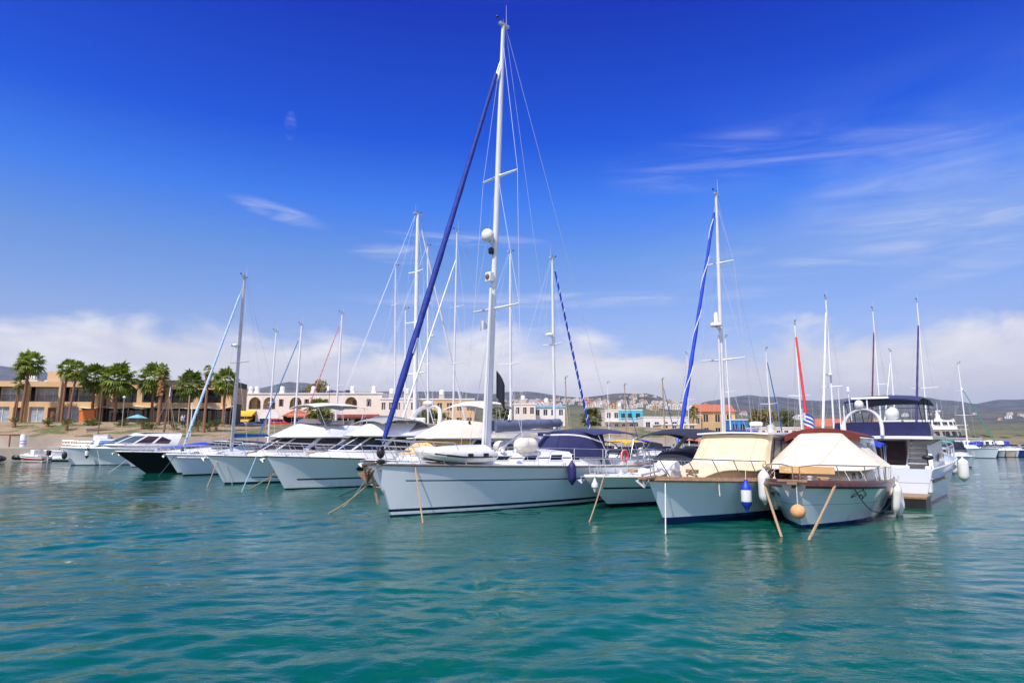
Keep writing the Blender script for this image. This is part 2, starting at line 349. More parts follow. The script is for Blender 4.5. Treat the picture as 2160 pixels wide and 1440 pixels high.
# ================================================================== WATER
def make_water():
    m = bpy.data.materials.new('sea_water'); m.use_nodes = True; t = NT(m.node_tree); b = t.n['Principled BSDF']
    geo = t.node('ShaderNodeNewGeometry'); pos = geo.outputs['Position']
    big = t.noise(t.mapping(pos, (0.10, 0.16, 1)), 1.0, 3, 0.5)
    t.put(b.inputs['Base Color'], t.mix(t.smooth(big, 0.35, 0.65), WATER_A, WATER_B))
    t.put(b.inputs['Roughness'], 0.02); t.put(b.inputs['IOR'], 1.31); t.put(b.inputs['Specular IOR Level'], 0.5); t.put(b.inputs['Specular Tint'], (0.55, 0.86, 0.97))
    p1 = t.mapping(pos, (1.0, 1.9, 1), (0, 0, radians(-10)))
    h = t.math('MULTIPLY', t.noise(p1, 1.1, 2, 0.5, 0.6), 0.42)
    h = t.math('ADD', h, t.math('MULTIPLY', t.noise(t.mapping(pos, (1.0, 1.8, 1), (0, 0, radians(16))), 3.6, 4, 0.55, 0.5), 0.24))
    h = t.math('ADD', h, t.math('MULTIPLY', t.noise(t.mapping(pos, (1.0, 1.5, 1), (0, 0, radians(-35))), 9.0, 4, 0.6, 0.4), 0.105))
    # calmer and rougher patches
    patch = t.math('ADD', 0.15, t.math('MULTIPLY', t.smooth(t.noise(t.mapping(pos, (0.16, 0.34, 1), (0, 0, radians(-12))), 1.0, 4, 0.55), 0.3, 0.72), 1.35))
    bn = t.node('ShaderNodeBump'); bn.inputs['Strength'].default_value = 1.0; bn.inputs['Distance'].default_value = WAVE
    t.put(bn.inputs['Height'], t.math('MULTIPLY', h, patch)); t.l.new(bn.outputs[0], b.inputs['Normal'])
    MAT['sea_water'] = m
    ang = list(np.radians(np.concatenate([np.arange(-50, 50.01, 0.2), np.arange(56, 304.1, 6)])))
    rr = list(np.geomspace(1.5, 5, 40))[:-1] + list(np.geomspace(5, 45, 430)) + list(np.geomspace(46, 190, 70)) + [400, 900, 3000]
    A, R = np.meshgrid(np.array(ang), np.array(rr)); X = R * np.sin(A); Y = R * np.cos(A); Z = np.zeros_like(X)
    rng = np.random.default_rng(3)
    wob = np.sin(0.21 * X + 0.9) * np.sin(0.27 * Y + 0.3) + 0.6 * np.sin(0.47 * X - 0.38 * Y)
    for _ in range(64):
        lam = np.exp(rng.uniform(np.log(0.24), np.log(1.7))); th = rng.normal(radians(100), 0.5); k = 2 * pi / lam
        amp = 0.0165 * lam / (2 * pi) * rng.uniform(0.6, 1.4)
        fade = np.clip((lam * 55 - R) / (lam * 25), 0, 1)
        ph = k * (X * cos(th) + Y * sin(th)) + rng.uniform(0, 6.28) + 1.1 * np.sin(wob * rng.uniform(0.5, 1.3) + rng.uniform(0, 6))
        Z += amp * fade * (np.sin(ph) + 0.22 * np.cos(2 * ph))
    Z *= 0.75 + 0.45 * wob / 1.6
    n, k = X.shape
    me = bpy.data.meshes.new('water'); vs = np.stack([X, Y, Z], -1).reshape(-1, 3)
    i, j = np.meshgrid(np.arange(n - 1), np.arange(k), indexing='ij'); j2 = (j + 1) % k
    q = np.stack([i * k + j, (i + 1) * k + j, (i + 1) * k + j2, i * k + j2], -1).reshape(-1, 4)
    centre = list(range(k))[::-1]
    fs = [list(map(int, r)) for r in q]; fs.append(centre[::-1])
    me.from_pydata([tuple(map(float, p)) for p in vs], [], fs); me.materials.append(m); me.shade_smooth()
    me.update()
    o = bpy.data.objects.new('water', me); COL.objects.link(o); struct(o)
    if me.polygons[0].normal.z < 0: me.flip_normals()
    return o
make_water()

# ================================================================== LAND
def coast(x):
    if x < -45: return 77.0
    if x < 10: return 77 + (x + 45) / 55 * 20
    return 97.0
def land_z(x, y):
    s = y - coast(x); k = min(1, max(0, (x - 25) / 25))
    if s < 5: return 1.25
    if s < 5.4: z = 2.3
    elif s < 9: z = 2.45
    elif s < 18: z = 2.45 + (s - 9) / 9 * 2.3
    else: z = 4.75
    if s >= 5.4 and x > -45 and s < 30: z = min(z, 2.4 + (s - 5) / 25 * 2.35)
    zr = 1.15 + min(1.5, max(0, s - 12) * 0.012)
    return z * (1 - k) + zr * k
def make_land():
    m = bpy.data.materials.new('bank_soil'); m.use_nodes = True; t = NT(m.node_tree); b = t.n['Principled BSDF']
    pos = t.node('ShaderNodeNewGeometry').outputs['Position']
    g = t.smooth(t.noise(t.mapping(pos, (0.25, 0.25, 1)), 1.0, 6, 0.6), 0.46, 0.56)
    c = t.mix(g, (0.36, 0.25, 0.145), (0.12, 0.135, 0.04)); c = t.mix(t.smooth(t.noise(pos, 3.0, 5, 0.7), 0.4, 0.7), c, t.mix(0.4, c, (0.05, 0.05, 0.02)))
    t.put(b.inputs['Base Color'], c); t.put(b.inputs['Roughness'], 0.95); MAT['bank_soil'] = m
    xs = np.arange(-240, 241, 4.0); ss = [5, 5.4, 6, 9, 10, 12, 14, 16, 18, 22, 30, 45, 70, 110, 170, 260, 400]
    rows = [[(x, coast(x) + s, land_z(x, coast(x) + s + (0.0 if s != 5.4 else 0.01)) + (0.12 * mnoise.noise(Vector((x * .2, s * .3, 1))) if s > 9.5 else 0)) for x in xs] for s in ss]
    struct(MB().grid(rows).build('ground', 'bank_soil'))
    # quay: a concrete edge along the water, with a coping
    def strip(name, s0, s1, z0, z1, mt):
        mb = MB(); ks = [-240, -45, 10, 240]
        for a, c in zip(ks, ks[1:]):
            p = [(a, coast(a) + s0), (c, coast(c) + s0), (c, coast(c) + s1), (a, coast(a) + s1)]
            mb.hexa([(*q, z0) for q in p] + [(*q, z1) for q in p])
        return struct(mb.build(name, mt, smooth=0))
    strip('quay', 0, 5.2, -2.5, 1.3, 'concrete'); strip('quay_kerb', 0.0, 0.5, 1.304, 1.46, 'concrete_pale')
    mb = MB(); ks = [-240, -45, 10, 26]
    for a, c in zip(ks, ks[1:]):
        mb.hexa([(a, coast(a) + 5.0, 1.2), (c, coast(c) + 5.0, 1.2), (c, coast(c) + 5.35, 1.2), (a, coast(a) + 5.35, 1.2), (a, coast(a) + 5.0, 2.62), (c, coast(c) + 5.0, 2.62), (c, coast(c) + 5.35, 2.62), (a, coast(a) + 5.35, 2.62)])
    tag(mb.build('retaining_wall', 'concrete', smooth=0), 'long low tan retaining wall between the quay and the promenade road', 'wall')
    rows = [[(x, coast(x) + s, 2.47 + 0.004) for x in (-240, -45)] for s in (5.6, 8.8)]
    struct(MB().grid(rows).build('road', 'asphalt', smooth=0))
    mb = MB().bx(-240, -45, 77 + 8.8, 77 + 9.1, 2.3, 2.62); struct(mb.build('road_kerb', 'concrete_pale', smooth=0))
make_land()

# ================================================================== HILLS
SKYLINE = [(-400, 772), (0, 771), (60, 778), (200, 800), (420, 815), (540, 818), (600, 808), (640, 807), (700, 822), (800, 830), (900, 828), (1000, 826), (1090, 829), (1180, 833), (1300, 840), (1420, 858), (1460, 856), (1500, 846), (1560, 837), (1620, 838), (1700, 843), (1780, 841), (1840, 836), (1890, 832), (1950, 834), (2010, 841), (2060, 849), (2100, 846), (2160, 844), (2260, 838), (2560, 830)]
MIDLINE = [(-400, 800), (0, 812), (300, 845), (600, 858), (900, 850), (1090, 844), (1200, 842), (1255, 838), (1300, 832), (1330, 829), (1365, 829), (1390, 836), (1420, 849), (1460, 852), (1520, 858), (1700, 872), (1900, 868), (2160, 866), (2560, 850)]
LOWLINE = [(-400, 850), (0, 860), (600, 872), (1000, 866), (1100, 858), (1300, 862), (1480, 868), (1600, 886), (1900, 896), (2160, 900), (2560, 890)]
def tab(T, u): return float(np.interp(u, [p[0] for p in T], [p[1] for p in T]))
def hill_z(u, D):
    vs = [(380, 917), (700, tab(LOWLINE, u) * 0.45 + 915 * 0.55), (1300, tab(LOWLINE, u)), (2000, tab(LOWLINE, u) * 0.55 + tab(MIDLINE, u) * 0.45), (2900, tab(MIDLINE, u)), (3500, tab(MIDLINE, u) + 6), (5200, tab(SKYLINE, u)), (6500, tab(SKYLINE, u) + 30)]
    zs = [EYE + slope(v) * d for d, v in vs]
    z = float(np.interp(D, [d for d, v in vs], zs))
    x = (u - 1080) / 1404 * D
    q = Vector((x / 420, D / 420, 0.3)); f = min(1, max(0, (D - 420) / 900))
    z += f * D * 0.0052 * (mnoise.fractal(q, 1.0, 2.0, 6, noise_basis='PERLIN_ORIGINAL'))
    if D <= 380: z = 1.0
    return max(z, 1.0)
def make_hills():
    m = bpy.data.materials.new('scrub_hills'); m.use_nodes = True; t = NT(m.node_tree); b = t.n['Principled BSDF']
    pos = t.node('ShaderNodeNewGeometry').outputs['Position']
    f = t.noise(t.mapping(pos, (0.006, 0.006, 0.02)), 1.0, 8, 0.62)
    c = t.mix(t.smooth(f, 0.40, 0.62), (0.17, 0.145, 0.10), (0.075, 0.08, 0.05))
    v = t.node('ShaderNodeTexVoronoi'); t.put(v.inputs['Vector'], t.mapping(pos, (0.06, 0.06, 0.06))); v.inputs['Scale'].default_value = 1.0
    dots = t.smooth(t.math('ADD', v.outputs['Distance'], t.math('MULTIPLY', t.noise(t.mapping(pos, (0.02, 0.02, 0.02)), 1.0, 3), 0.5)), 0.62, 0.42)
    c = t.mix(t.math('MULTIPLY', dots, 0.85), c, (0.035, 0.045, 0.018))
    py = t.sep(pos)[1]; near = t.smooth(py, 2200.0, 500.0)
    v2 = t.node('ShaderNodeTexVoronoi'); t.put(v2.inputs['Vector'], t.mapping(pos, (0.11, 0.11, 0.11))); v2.inputs['Scale'].default_value = 1.0
    bush = t.smooth(t.math('ADD', v2.outputs['Distance'], t.math('MULTIPLY', t.noise(t.mapping(pos, (0.018, 0.018, 0.02)), 1.0, 4), 0.9)), 0.92, 0.70)
    c = t.mix(t.math('MULTIPLY', near, 0.8), c, t.mix(bush, (0.20, 0.19, 0.085), (0.030, 0.050, 0.018)))
    t.put(b.inputs['Base Color'], c); t.put(b.inputs['Roughness'], 1.0); t.put(b.inputs['Specular IOR Level'], 0.1); MAT['scrub_hills'] = m
    us = list(range(-400, 2561, 12)); Ds = [370, 380] + list(np.geomspace(400, 6500, 110))
    rows = [[((u - 1080) / 1404 * D, D, hill_z(u, D)) for u in us] for D in Ds]
    struct(MB().grid(rows).build('hills', 'scrub_hills', smooth=180))
make_hills()

def hillside_houses():
    G_ = 'pale houses of the hillside town'
    protos = []
    for wall, roof in (('stucco_pure', 'stucco_pure'), ('stucco_white', 'stucco_white'), ('stucco_white', 'roof_red'), ('stucco_sand', 'stucco_sand')):
        mb = MB(); mb.bx(-6, 6, -4, 4, -6, 6.2, 0); mb.bx(-2, 5, -3, 4.0, 6.2, 8.8, 0); mb.bx(-6.2, 6.2, -4.2, 4.2, 6.2, 6.5, 1)
        if roof == 'roof_red': mb.prism([(-2.4, -3.5, 8.8), (-2.4, 4.4, 8.8), (-2.4, 0.5, 10.6)], (7.9, 0, 0), 1)
        else: mb.bx(-2.2, 5.2, -3.2, 4.2, 8.8, 9.1, 1)
        for x in (-4.2, -1, 2.4): mb.bx(x, x + 1.5, -4.05, -3.9, 0.8, 2.6, 2); mb.bx(x, x + 1.5, -4.05, -3.9, 3.7, 5.4, 2)
        mb.bx(-0.8, 1.6, -3.05, -2.9, 6.9, 8.2, 2)
        o = mb.build('hillside_house', [wall, roof, 'inside_dark'], smooth=0)
        protos.append((o, ('small white flat-roofed house among many on the hazy hillside', 'small cream flat-roofed house among many on the hazy hillside', 'small cream house with red tiled roof on the hazy hillside', 'small sand coloured house among many on the hazy hillside')[len(protos)]))
    used = [False] * 4; rnd = random.Random(5); n = 0
    for _ in range(4000):
        if n >= 285: break
        if n < 235: u = rnd.uniform(1085, 1490); D = rnd.uniform(1150, 2750)
        elif n < 262: u = rnd.uniform(640, 1085); D = rnd.uniform(1500, 2700)
        else: u = rnd.uniform(1500, 2200); D = rnd.uniform(1300, 2700)
        if n < 235 and mnoise.noise(Vector((u * 0.012, D * 0.0022, 9))) < -0.12: continue
        k = rnd.choices(range(4), (5, 6, 2, 4))[0]; o, lab = protos[k]
        if used[k]: o = o.copy(); COL.objects.link(o)
        used[k] = True
        z = hill_z(u, D); sc = rnd.uniform(0.8, 1.25)
        o.location = ((u - 1080) / 1404 * D, D, z); o.rotation_euler = (0, 0, rnd.uniform(-0.5, 0.5)); o.scale = (sc * rnd.uniform(.8, 1.5), sc, sc)
        tag(o, lab, 'house', G_); n += 1
hillside_houses()

# ================================================================== BUILDINGS
def wall_with_openings(mb, x0, x1, z0, z1, ops, y=0.0, th=0.35, m=0):
    """front wall facing -y with real openings; an opening is (xa, xb, za, zb, arched)"""
    xs = sorted({x0, x1, *[o[0] for o in ops], *[o[1] for o in ops]})
    for a, b in zip(xs, xs[1:]):
        mid = (a + b) / 2; here = sorted([o for o in ops if o[0] <= mid <= o[1]], key=lambda o: o[2]); z = z0
        for o in here:
            if o[2] > z + 1e-4: mb.bx(a, b, y, y + th, z, o[2], m)
            z = o[3]
        if z < z1 - 1e-4: mb.bx(a, b, y, y + th, z, z1, m)
    for o in ops:
        if len(o) > 4 and o[4]:
            xa, xb, za, zb = o[:4]; cx = (xa + xb) / 2; r = (xb - xa) / 2; N = 8
            for sgn in (-1, 1):
                pts = [(cx + sgn * r, y + 0.002, zb)] + [(cx + sgn * r * sin(pi / 2 * i / N), y + 0.002, zb - r + r * cos(pi / 2 * i / N)) for i in range(N + 1)]
                pts = [p for i, p in enumerate(pts) if i == 0 or p != pts[i - 1]]
                if sgn > 0: pts = pts[::-1]
                mb.prism(pts, (0, th - 0.004, 0), m)
def railing(mb, x0, x1, y, z, h=0.95, step=0.16, r=0.02):
    mb.tube([(x0, y, z + h), (x1, y, z + h)], r * 1.5, 5); mb.tube([(x0, y, z + 0.12), (x1, y, z + 0.12)], r, 5)
    n = max(2, int((x1 - x0) / step))
    for i in range(n + 1): x = x0 + (x1 - x0) * i / n; mb.tube([(x, y, z), (x, y, z + h)], r, 4)

def hotel():
    b = thing('hotel', 'tan two-storey hotel with recessed balconies behind the tall palms', 'hotel', P(-104, 886, 99), radians(7)); b.location.z = 4.7
    WD, H = 20.2, 6.3; bays = [0.4 + 4.85 * i for i in range(4)]
    ops = []
    for i, x in enumerate(bays):
        ops.append((x + 0.3, x + 4.4, 3.25, 5.5))
        ops.append((x + 0.5, x + 2.6, 0.15, 2.45)); ops.append((x + 3.1, x + 4.3, 0.15, 2.35))
    mb = MB(); wall_with_openings(mb, 0, WD, -1.2, H, ops, 0, 0.4); mb.bx(0, 0.35, 0.4, 14, -1.2, H); mb.bx(WD - 0.35, WD, 0.4, 14, -1.2, H); mb.bx(0.35, WD - 0.35, 13.6, 14, -1.2, H); mb.bx(0.35, WD - 0.35, 0.4, 13.6, 2.75, 3.05)
    mb.build('wall', 'stucco_tan', b, smooth=0)
    MB().bx(0.35, WD - 0.35, 0.4, 13.6, 5.85, 6.1).build('roof', 'concrete_pale', b, smooth=0)
    for i, x in enumerate(bays):
        MB().bx(x - 0.25, x + 0.05, -0.45, -0.003, -1.2, H + 0.05).build('pilaster', 'stucco_sand', b, smooth=0)
        MB().bx(x + 0.3, x + 4.4, 1.5, 1.6, 3.05, 5.85).build('balcony_wall', 'stucco_sand', b, smooth=0)
        wn = MB().bx(x + 0.5, x + 4.2, 1.42, 1.48, 3.1, 5.25).build('window', 'curtain' if i % 3 else 'glass_blue', b, smooth=0)
        f = MB()
        for q in (0.5, 1.72, 2.95, 4.15): f.bx(x + q, x + q + 0.06, 1.36, 1.415, 3.1, 5.25)
        f.bx(x + 0.5, x + 4.2, 1.36, 1.415, 5.252, 5.32); f.build('frame', 'plastic_white', wn, smooth=0)
        r = MB(); railing(r, x + 0.32, x + 4.38, 0.12, 3.25); r.build('railing', 'plastic_black', b)
        wn = MB().bx(x + 0.5, x + 2.6, 0.30, 0.34, 0.15, 2.45).build('window', 'curtain', b, smooth=0)
        f = MB().bx(x + 1.5, x + 1.58, 0.24, 0.295, 0.15, 2.45); f.bx(x + 0.5, x + 0.57, 0.24, 0.295, 0.15, 2.45); f.build('frame', 'plastic_white', wn, smooth=0)
        MB().bx(x + 3.1, x + 4.3, 0.33, 0.37, 0.15, 2.35).build('door', ('wood_brown', 'inside_dark')[i % 2], b, smooth=0)
    for x in (6, 9.6, 14.6):
        s = MB().bx(x, x + 2.6, 5.0, 6.2, 6.10, 6.9); s.build('roof_box', 'stucco_white', b, smooth=0)
        tk = MB(); tk.tube([(x + .3, 5.6, 7.3), (x + 2.0, 5.6, 7.3)], 0.36, 12); tk.build('water_tank', 'plastic_white', b)
    MB().bx(11.6, 13.5, 2.0, 5.0, 6.103, 8.0).build('stair_tower', 'stucco_tan', b, smooth=0)
    # upper set-back wing to the right, in shade behind the palms
    ops = [(1.0 + 4.2 * i, 4.4 + 4.2 * i, 3.3, 5.4) for i in range(4)]
    mb = MB(); wall_with_openings(mb, 0, 18.5, 2.4, 6.0, ops, 0, 0.35); mb.bx(0, .3, .35, 9, 2.4, 6); mb.bx(18.2, 18.5, .35, 9, 2.4, 6); mb.bx(0.3, 18.2, .35, 9, 5.7, 5.95)
    o = mb.build('wing', 'stucco_tan', b, smooth=0); o.location = (20.7, 1.5, 0)
    for a, c, d, e in ops:
        q = MB().bx(a, c, .5, .56, d - .2, e).build('window', 'glass_dark', o, smooth=0)
        r = MB(); railing(r, a, c, 0.1, 3.3); r.build('railing', 'plastic_black', o)
    MB().bx(0, 18.5, 1.2, 8.8, 6.003, 6.9).build('roof', 'roof_dark', o, smooth=0)
hotel()

def restaurant():
    o = P(184, 884, 103); b = thing('restaurant', 'long open-fronted restaurant under cream canopies behind the palms', 'restaurant', (o.x, o.y, 4.55), radians(8))
    Wd = 21.5
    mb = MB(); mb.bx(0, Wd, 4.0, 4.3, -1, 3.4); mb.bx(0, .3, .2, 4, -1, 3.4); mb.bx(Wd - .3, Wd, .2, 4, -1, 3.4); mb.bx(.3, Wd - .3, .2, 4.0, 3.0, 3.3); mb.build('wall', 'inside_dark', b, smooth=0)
    for i in range(9): MB().bx(i * 2.62, i * 2.62 + .14, -.05, .1, -1, 3.15).build('post', 'wood_brown', b, smooth=0)
    for i in range(8):
        g = MB().bx(.2 + i * 2.62, 2.55 + i * 2.62, 0.16, .19, .2, 2.3).build('window', 'glass_dark', b, smooth=0)
        f = MB().bx(.2 + i * 2.62, 2.55 + i * 2.62, 0.10, .155, 1.1, 1.16); f.bx(1.35 + i * 2.62, 1.4 + i * 2.62, 0.10, .155, .2, 2.3); f.build('frame', 'plastic_black', g, smooth=0)
    for i in range(6):
        x0 = -0.3 + i * 3.65; rows = []
        for a in range(7):
            s = a / 6; rows.append([(x0 + 3.6 * k / 8, -3.0 + 4.4 * s, 2.55 + 0.9 * s - 0.30 * sin(pi * s) * (0.6 + .4 * sin(i * 2.1)) - .22 * sin(pi * k / 8)) for k in range(9)])
        MB().shell(rows, (0, 0, 0.03)).build('canopy', 'sail_cloth', b)
        MB().tube([(x0, -3, -1.6), (x0, -3, 2.62)], .05, 6).build('pole', 'stucco_sand', b)
    MB().bx(0.5, 6, -2.2, -1.9, -1, 0.35).build('counter', 'wood_brown', b, smooth=0)
    for k in range(7): tb = MB(); x = 7 + k * 2; tb.lathe((x, -1.2, -.4), [(.03, 0), (.03, .7)], 6); tb.lathe((x, -1.2, .3), [(.5, 0), (.5, .04)], 10); tb.build('table', ('wood_brown', 'parasol', 'canvas_blue')[k % 3], b)
restaurant()
tag(MB().bx(0, 2.2, 0, .5, 0, 1.9).bx(-.08, 2.28, -.06, .56, 1.9, 1.98).build('notice_board', 'orange_paint', smooth=0), 'bright orange-red board standing at the right end of the hotel', 'sign board').location = (P(166, 886, 98).x, P(166, 886, 98).y, 4.6)

def arched_terrace():
    o = P(432, 898, 145); b = thing('apartment_terrace', 'long cream two-storey terrace with arched balconies above a row of shops', 'apartment building', (o.x, o.y, 4.7), radians(-2))
    Wd, H1, H2 = 38.5, 3.9, 7.3
    ops = []
    arches = (1.0, 9.4, 12.6, 18.4, 30.5); wins = (5.3, 7.6, 16.0, 21.6, 23.4, 25.8, 35.2)
    for x in arches: ops.append((x, x + 2.6, H1 + .15, H1 + 2.75, True))
    for x in wins: ops.append((x, x + 1.0, H1 + .75, H1 + 2.3))
    shops = [(1.5 + 5.2 * i, 5.8 + 5.2 * i, 0.1, 2.7) for i in range(7)]
    mb = MB(); wall_with_openings(mb, 0, Wd, -1, H2, ops + shops, 0, .4); mb.bx(0, .4, .4, 12, -1, H2); mb.bx(Wd - .4, Wd, .4, 12, -1, H2); mb.bx(.4, Wd - .4, 11.6, 12, -1, H2); mb.bx(.4, Wd - .4, .4, 11.6, H1 - .4, H1 - .05); mb.build('wall', 'stucco_white', b, smooth=0)
    MB().bx(-.2, Wd + .2, -.2, 12.2, H2 + .003, H2 + .22).build('roof', 'stucco_pure', b, smooth=0)
    for x in arches:
        q = MB().bx(x - .3, x + 2.9, 1.6, 1.7, H1, H1 + 3).build('balcony_wall', 'stucco_sand', b, smooth=0)
        MB().bx(x + 1.2, x + 2.2, 1.52, 1.58, H1, H1 + 2.1).build('door', 'wood_brown', q, smooth=0)
        r = MB(); railing(r, x, x + 2.6, -.06, H1 + .15, .85, .2); r.build('railing', 'plastic_black', b)
    for x in wins:
        g = MB().bx(x, x + 1.0, .22, .26, H1 + .75, H1 + 2.3).build('window', 'glass_dark', b, smooth=0)
        f = MB().bx(x, x + .34, -.04, -.002, H1 + .75, H1 + 2.3); f.bx(x + .66, x + 1.0, -.04, -.002, H1 + .75, H1 + 2.3); f.build('shutter', 'shutter', g, smooth=0)
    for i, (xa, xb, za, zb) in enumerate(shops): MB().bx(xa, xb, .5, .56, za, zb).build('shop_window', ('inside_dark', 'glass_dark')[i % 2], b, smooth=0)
    for i, x in enumerate((2.5, 8.4, 9.8, 15.5, 22.5, 26.0, 31.2, 36.0)):
        s = MB(); s.lathe((x, 3, H2 + .9), [(.45, 0), (.5, .1), (.5, .8), (.4, 1.0)], 12); t_ = s.build('water_tank', 'plastic_white', b)
        MB().bx(x - .5, x + .5, 2.5, 3.5, H2 + .225, H2 + .895).build('tank_stand', 'stucco_white', t_, smooth=0)
    for x in (19.5, 24.2, 25.8, 29.5): MB().hexa([(x, 1.6, H2 + .25), (x + 1.3, 1.6, H2 + .25), (x + 1.3, 2.8, H2 + 1.0), (x, 2.8, H2 + 1.0), (x, 1.62, H2 + .31), (x + 1.3, 1.62, H2 + .31), (x + 1.3, 2.82, H2 + 1.06), (x, 2.82, H2 + 1.06)]).build('solar_panel', 'solar', b, smooth=0)
    # awnings and shop fronts
    def awn(x0, x1, z0, z1, d, mt): MB().hexa([(x0, -d, z0 - .35), (x1, -d, z0 - .35), (x1, -.02, z1 - .06), (x0, -.02, z1 - .06), (x0, -d, z0), (x1, -d, z0), (x1, -.02, z1), (x0, -.02, z1)]).build('awning', mt, b, smooth=0)
    awn(1.4, 11.2, 2.75, 3.75, 2.2, 'yellow_cloth'); awn(1.6, 6.0, 1.6, 2.2, 2.5, 'yellow_cloth'); awn(7.2, 10.6, 1.6, 2.2, 2.5, 'yellow_cloth'); awn(18.6, 23.4, 2.6, 3.5, 1.9, 'roof_red'); awn(24.0, 38.2, 2.3, 2.9, 2.6, 'canvas_maroon')
    for x in (24.2, 28, 32, 36, 38): MB().tube([(x, -2.5, -1), (x, -2.5, 2.0)], .08, 6).build('awning_post', 'plastic_white', b)
    MB().prism([(12.4, -1.2, 2.0), (16.6, -1.2, 2.0), (16.6, -1.2, 2.6), (15.6, -1.2, 3.4), (14.5, -1.2, 3.75), (13.4, -1.2, 3.4), (12.4, -1.2, 2.6)], (0, .25, 0)).build('shop_gable', 'stucco_pure', b, smooth=0)
    for x in (12.5, 14.3, 16.2): MB().tube([(x, -1.1, -1), (x, -1.1, 2.0)], .1, 8).build('column', 'paint_blue', b)
    MB().prism([(17.0, -1.0, 2.5), (23.6, -1.0, 2.5), (20.3, -1.0, 4.1)], (0, 1, 0)).build('shop_gable', 'roof_red', b, smooth=0)
arched_terrace()

def block(name, label, u0, u1, vb, vt, D, wall, floors=2, depth=9, rz=0.0, roof=None, win='glass_dark', nwin=4, tanks=0, extra=None):
    a, c = P(u0, vb, D), P(u1, vb, D); Wd = c.x - a.x; zb = 4.5 if a.x < 35 else 2.5; H = P(u0, vt, D).z - zb
    b = thing(name, label, 'building', (a.x, D, zb), rz)
    fh = H / floors; ops = []
    for f in range(floors):
        for i in range(nwin):
            x = Wd * (i + .5) / nwin; ww = min(1.3, Wd / nwin * .5); ops.append((x - ww / 2, x + ww / 2, f * fh + (.25 if f == 0 else .9), f * fh + fh * .78, f == 0 and extra == 'arch'))
    mb = MB(); wall_with_openings(mb, 0, Wd, -1.5, H, ops, 0, .3); mb.bx(0, .3, .3, depth, -1.5, H); mb.bx(Wd - .3, Wd, .3, depth, -1.5, H); mb.bx(.3, Wd - .3, depth - .3, depth, -1.5, H); mb.build('wall', wall, b, smooth=0)
    for o in ops:
        g = MB().bx(o[0], o[1], .2, .24, o[2], o[3]).build('window', win, b, smooth=0)
        MB().bx((o[0] + o[1]) / 2 - .04, (o[0] + o[1]) / 2 + .04, .14, .195, o[2], o[3]).build('frame', 'plastic_white', g, smooth=0)
    if roof:
        rp = MB().prism([(-.4, -.5, H + .003), (-.4, depth + .5, H + .003), (-.4, depth / 2, H + depth * .23)], (Wd + .8, 0, 0)); rp.build('roof', roof, b, smooth=0)
    else: MB().bx(-.12, Wd + .12, -.12, depth + .12, H + .003, H + .3).build('roof', 'stucco_pure', b, smooth=0)
    for i in range(tanks):
        x = Wd * (i + .6) / (tanks + .4); tk = MB(); tk.lathe((x, 3, H + 1.3), [(.5, 0), (.6, .1), (.6, .9), (.3, 1.2)], 12); tk = tk.build('water_tank', 'plastic_white', b); MB().bx(x - .6, x + .6, 2.4, 3.6, H + .303, H + 1.29).build('tank_stand', 'concrete_pale', tk, smooth=0)
    return b, Wd, H
b, wd, h = block('apartment_building', 'tan brown block with dark slatted shutters right of the arched terrace', 800, 878, 896, 842, 140, 'stucco_white', 2, nwin=5, win='shutter', tanks=2)
b, wd, h = block('apartment_building', 'brown-fronted block with white striped shutters behind the tall white mast', 874, 1000, 896, 843, 150, 'stucco_tan', 2, nwin=6, win='shutter', tanks=1)
b, wd, h = block('villa', 'white two-storey villa with a round water tank, left of the pale blue edged block', 1084, 1130, 906, 853, 170, 'stucco_white', 2, nwin=3, tanks=1)
b, wd, h = block('villa', 'white block with a pale blue roof edge behind the striped-jib mast', 1126, 1192, 906, 858, 175, 'stucco_pure', 2, nwin=4, tanks=1)
MB().bx(-.2, wd + .2, -.25, -.13, h - .15, h + .35).build('roof_edge', 'parasol', b, smooth=0)
b, wd, h = block('shop_building', 'turquoise and white two-storey corner building with arched ground floor', 1277, 1356, 910, 865, 218, 'stucco_white', 2, nwin=5, extra='arch', tanks=1)
MB().bx(wd * .36, wd + .05, -.25, -.05, h * .52, h - .2).build('facade_panel', 'stucco_turq', b, smooth=0)
for x in (.43, .60, .82): MB().bx(wd * x, wd * x + 1.4, -.32, -.26, h * .60, h * .86).build('window', 'glass_dark', b, smooth=0)
MB().bx(-.3, wd + .5, -1.3, -.05, h * .46, h * .50).build('balcony', 'stucco_pure', b, smooth=0)
r = MB(); railing(r, 0, wd + .4, -1.2, h * .50, 1.0, .35, .04); r.build('railing', 'plastic_white', b)
block('shop_building', 'low plain white building right of the turquoise corner building', 1358, 1452, 910, 880, 205, 'stucco_pure', 1, nwin=5)
b, wd, h = block('guest_house', 'ochre gabled house with a red tiled roof behind the wooden trawler', 1478, 1552, 912, 868, 190, 'stucco_ochre', 2, nwin=3, roof='roof_red', depth=10)
block('annexe', 'narrow ochre annexe beside the gabled house', 1466, 1480, 912, 876, 189, 'stucco_ochre', 2, nwin=1, depth=6)
b, wd, h = block('kiosk', 'bright blue kiosk terrace beside the ochre gabled house', 1543, 1592, 912, 886, 183, 'paint_blue', 1, nwin=3)
r = MB(); railing(r, 0, wd, -.3, h * .3, 1.0, .4, .05); r.build('railing', 'wood_brown', b)
b, wd, h = block('cottage', 'small white and blue cottage with an orange tiled roof behind the flag', 1722, 1796, 918, 899, 150, 'stucco_pure', 1, nwin=4, roof='roof_red', depth=8, win='paint_blue')
block('shop_building', 'low beige shed behind the small cream boats', 1395, 1470, 914, 896, 150, 'stucco_sand', 1, nwin=4)
block('warehouse', 'low white harbour shed right of the yellowish trees', 1602, 1700, 916, 903, 160, 'stucco_white', 1, nwin=6)

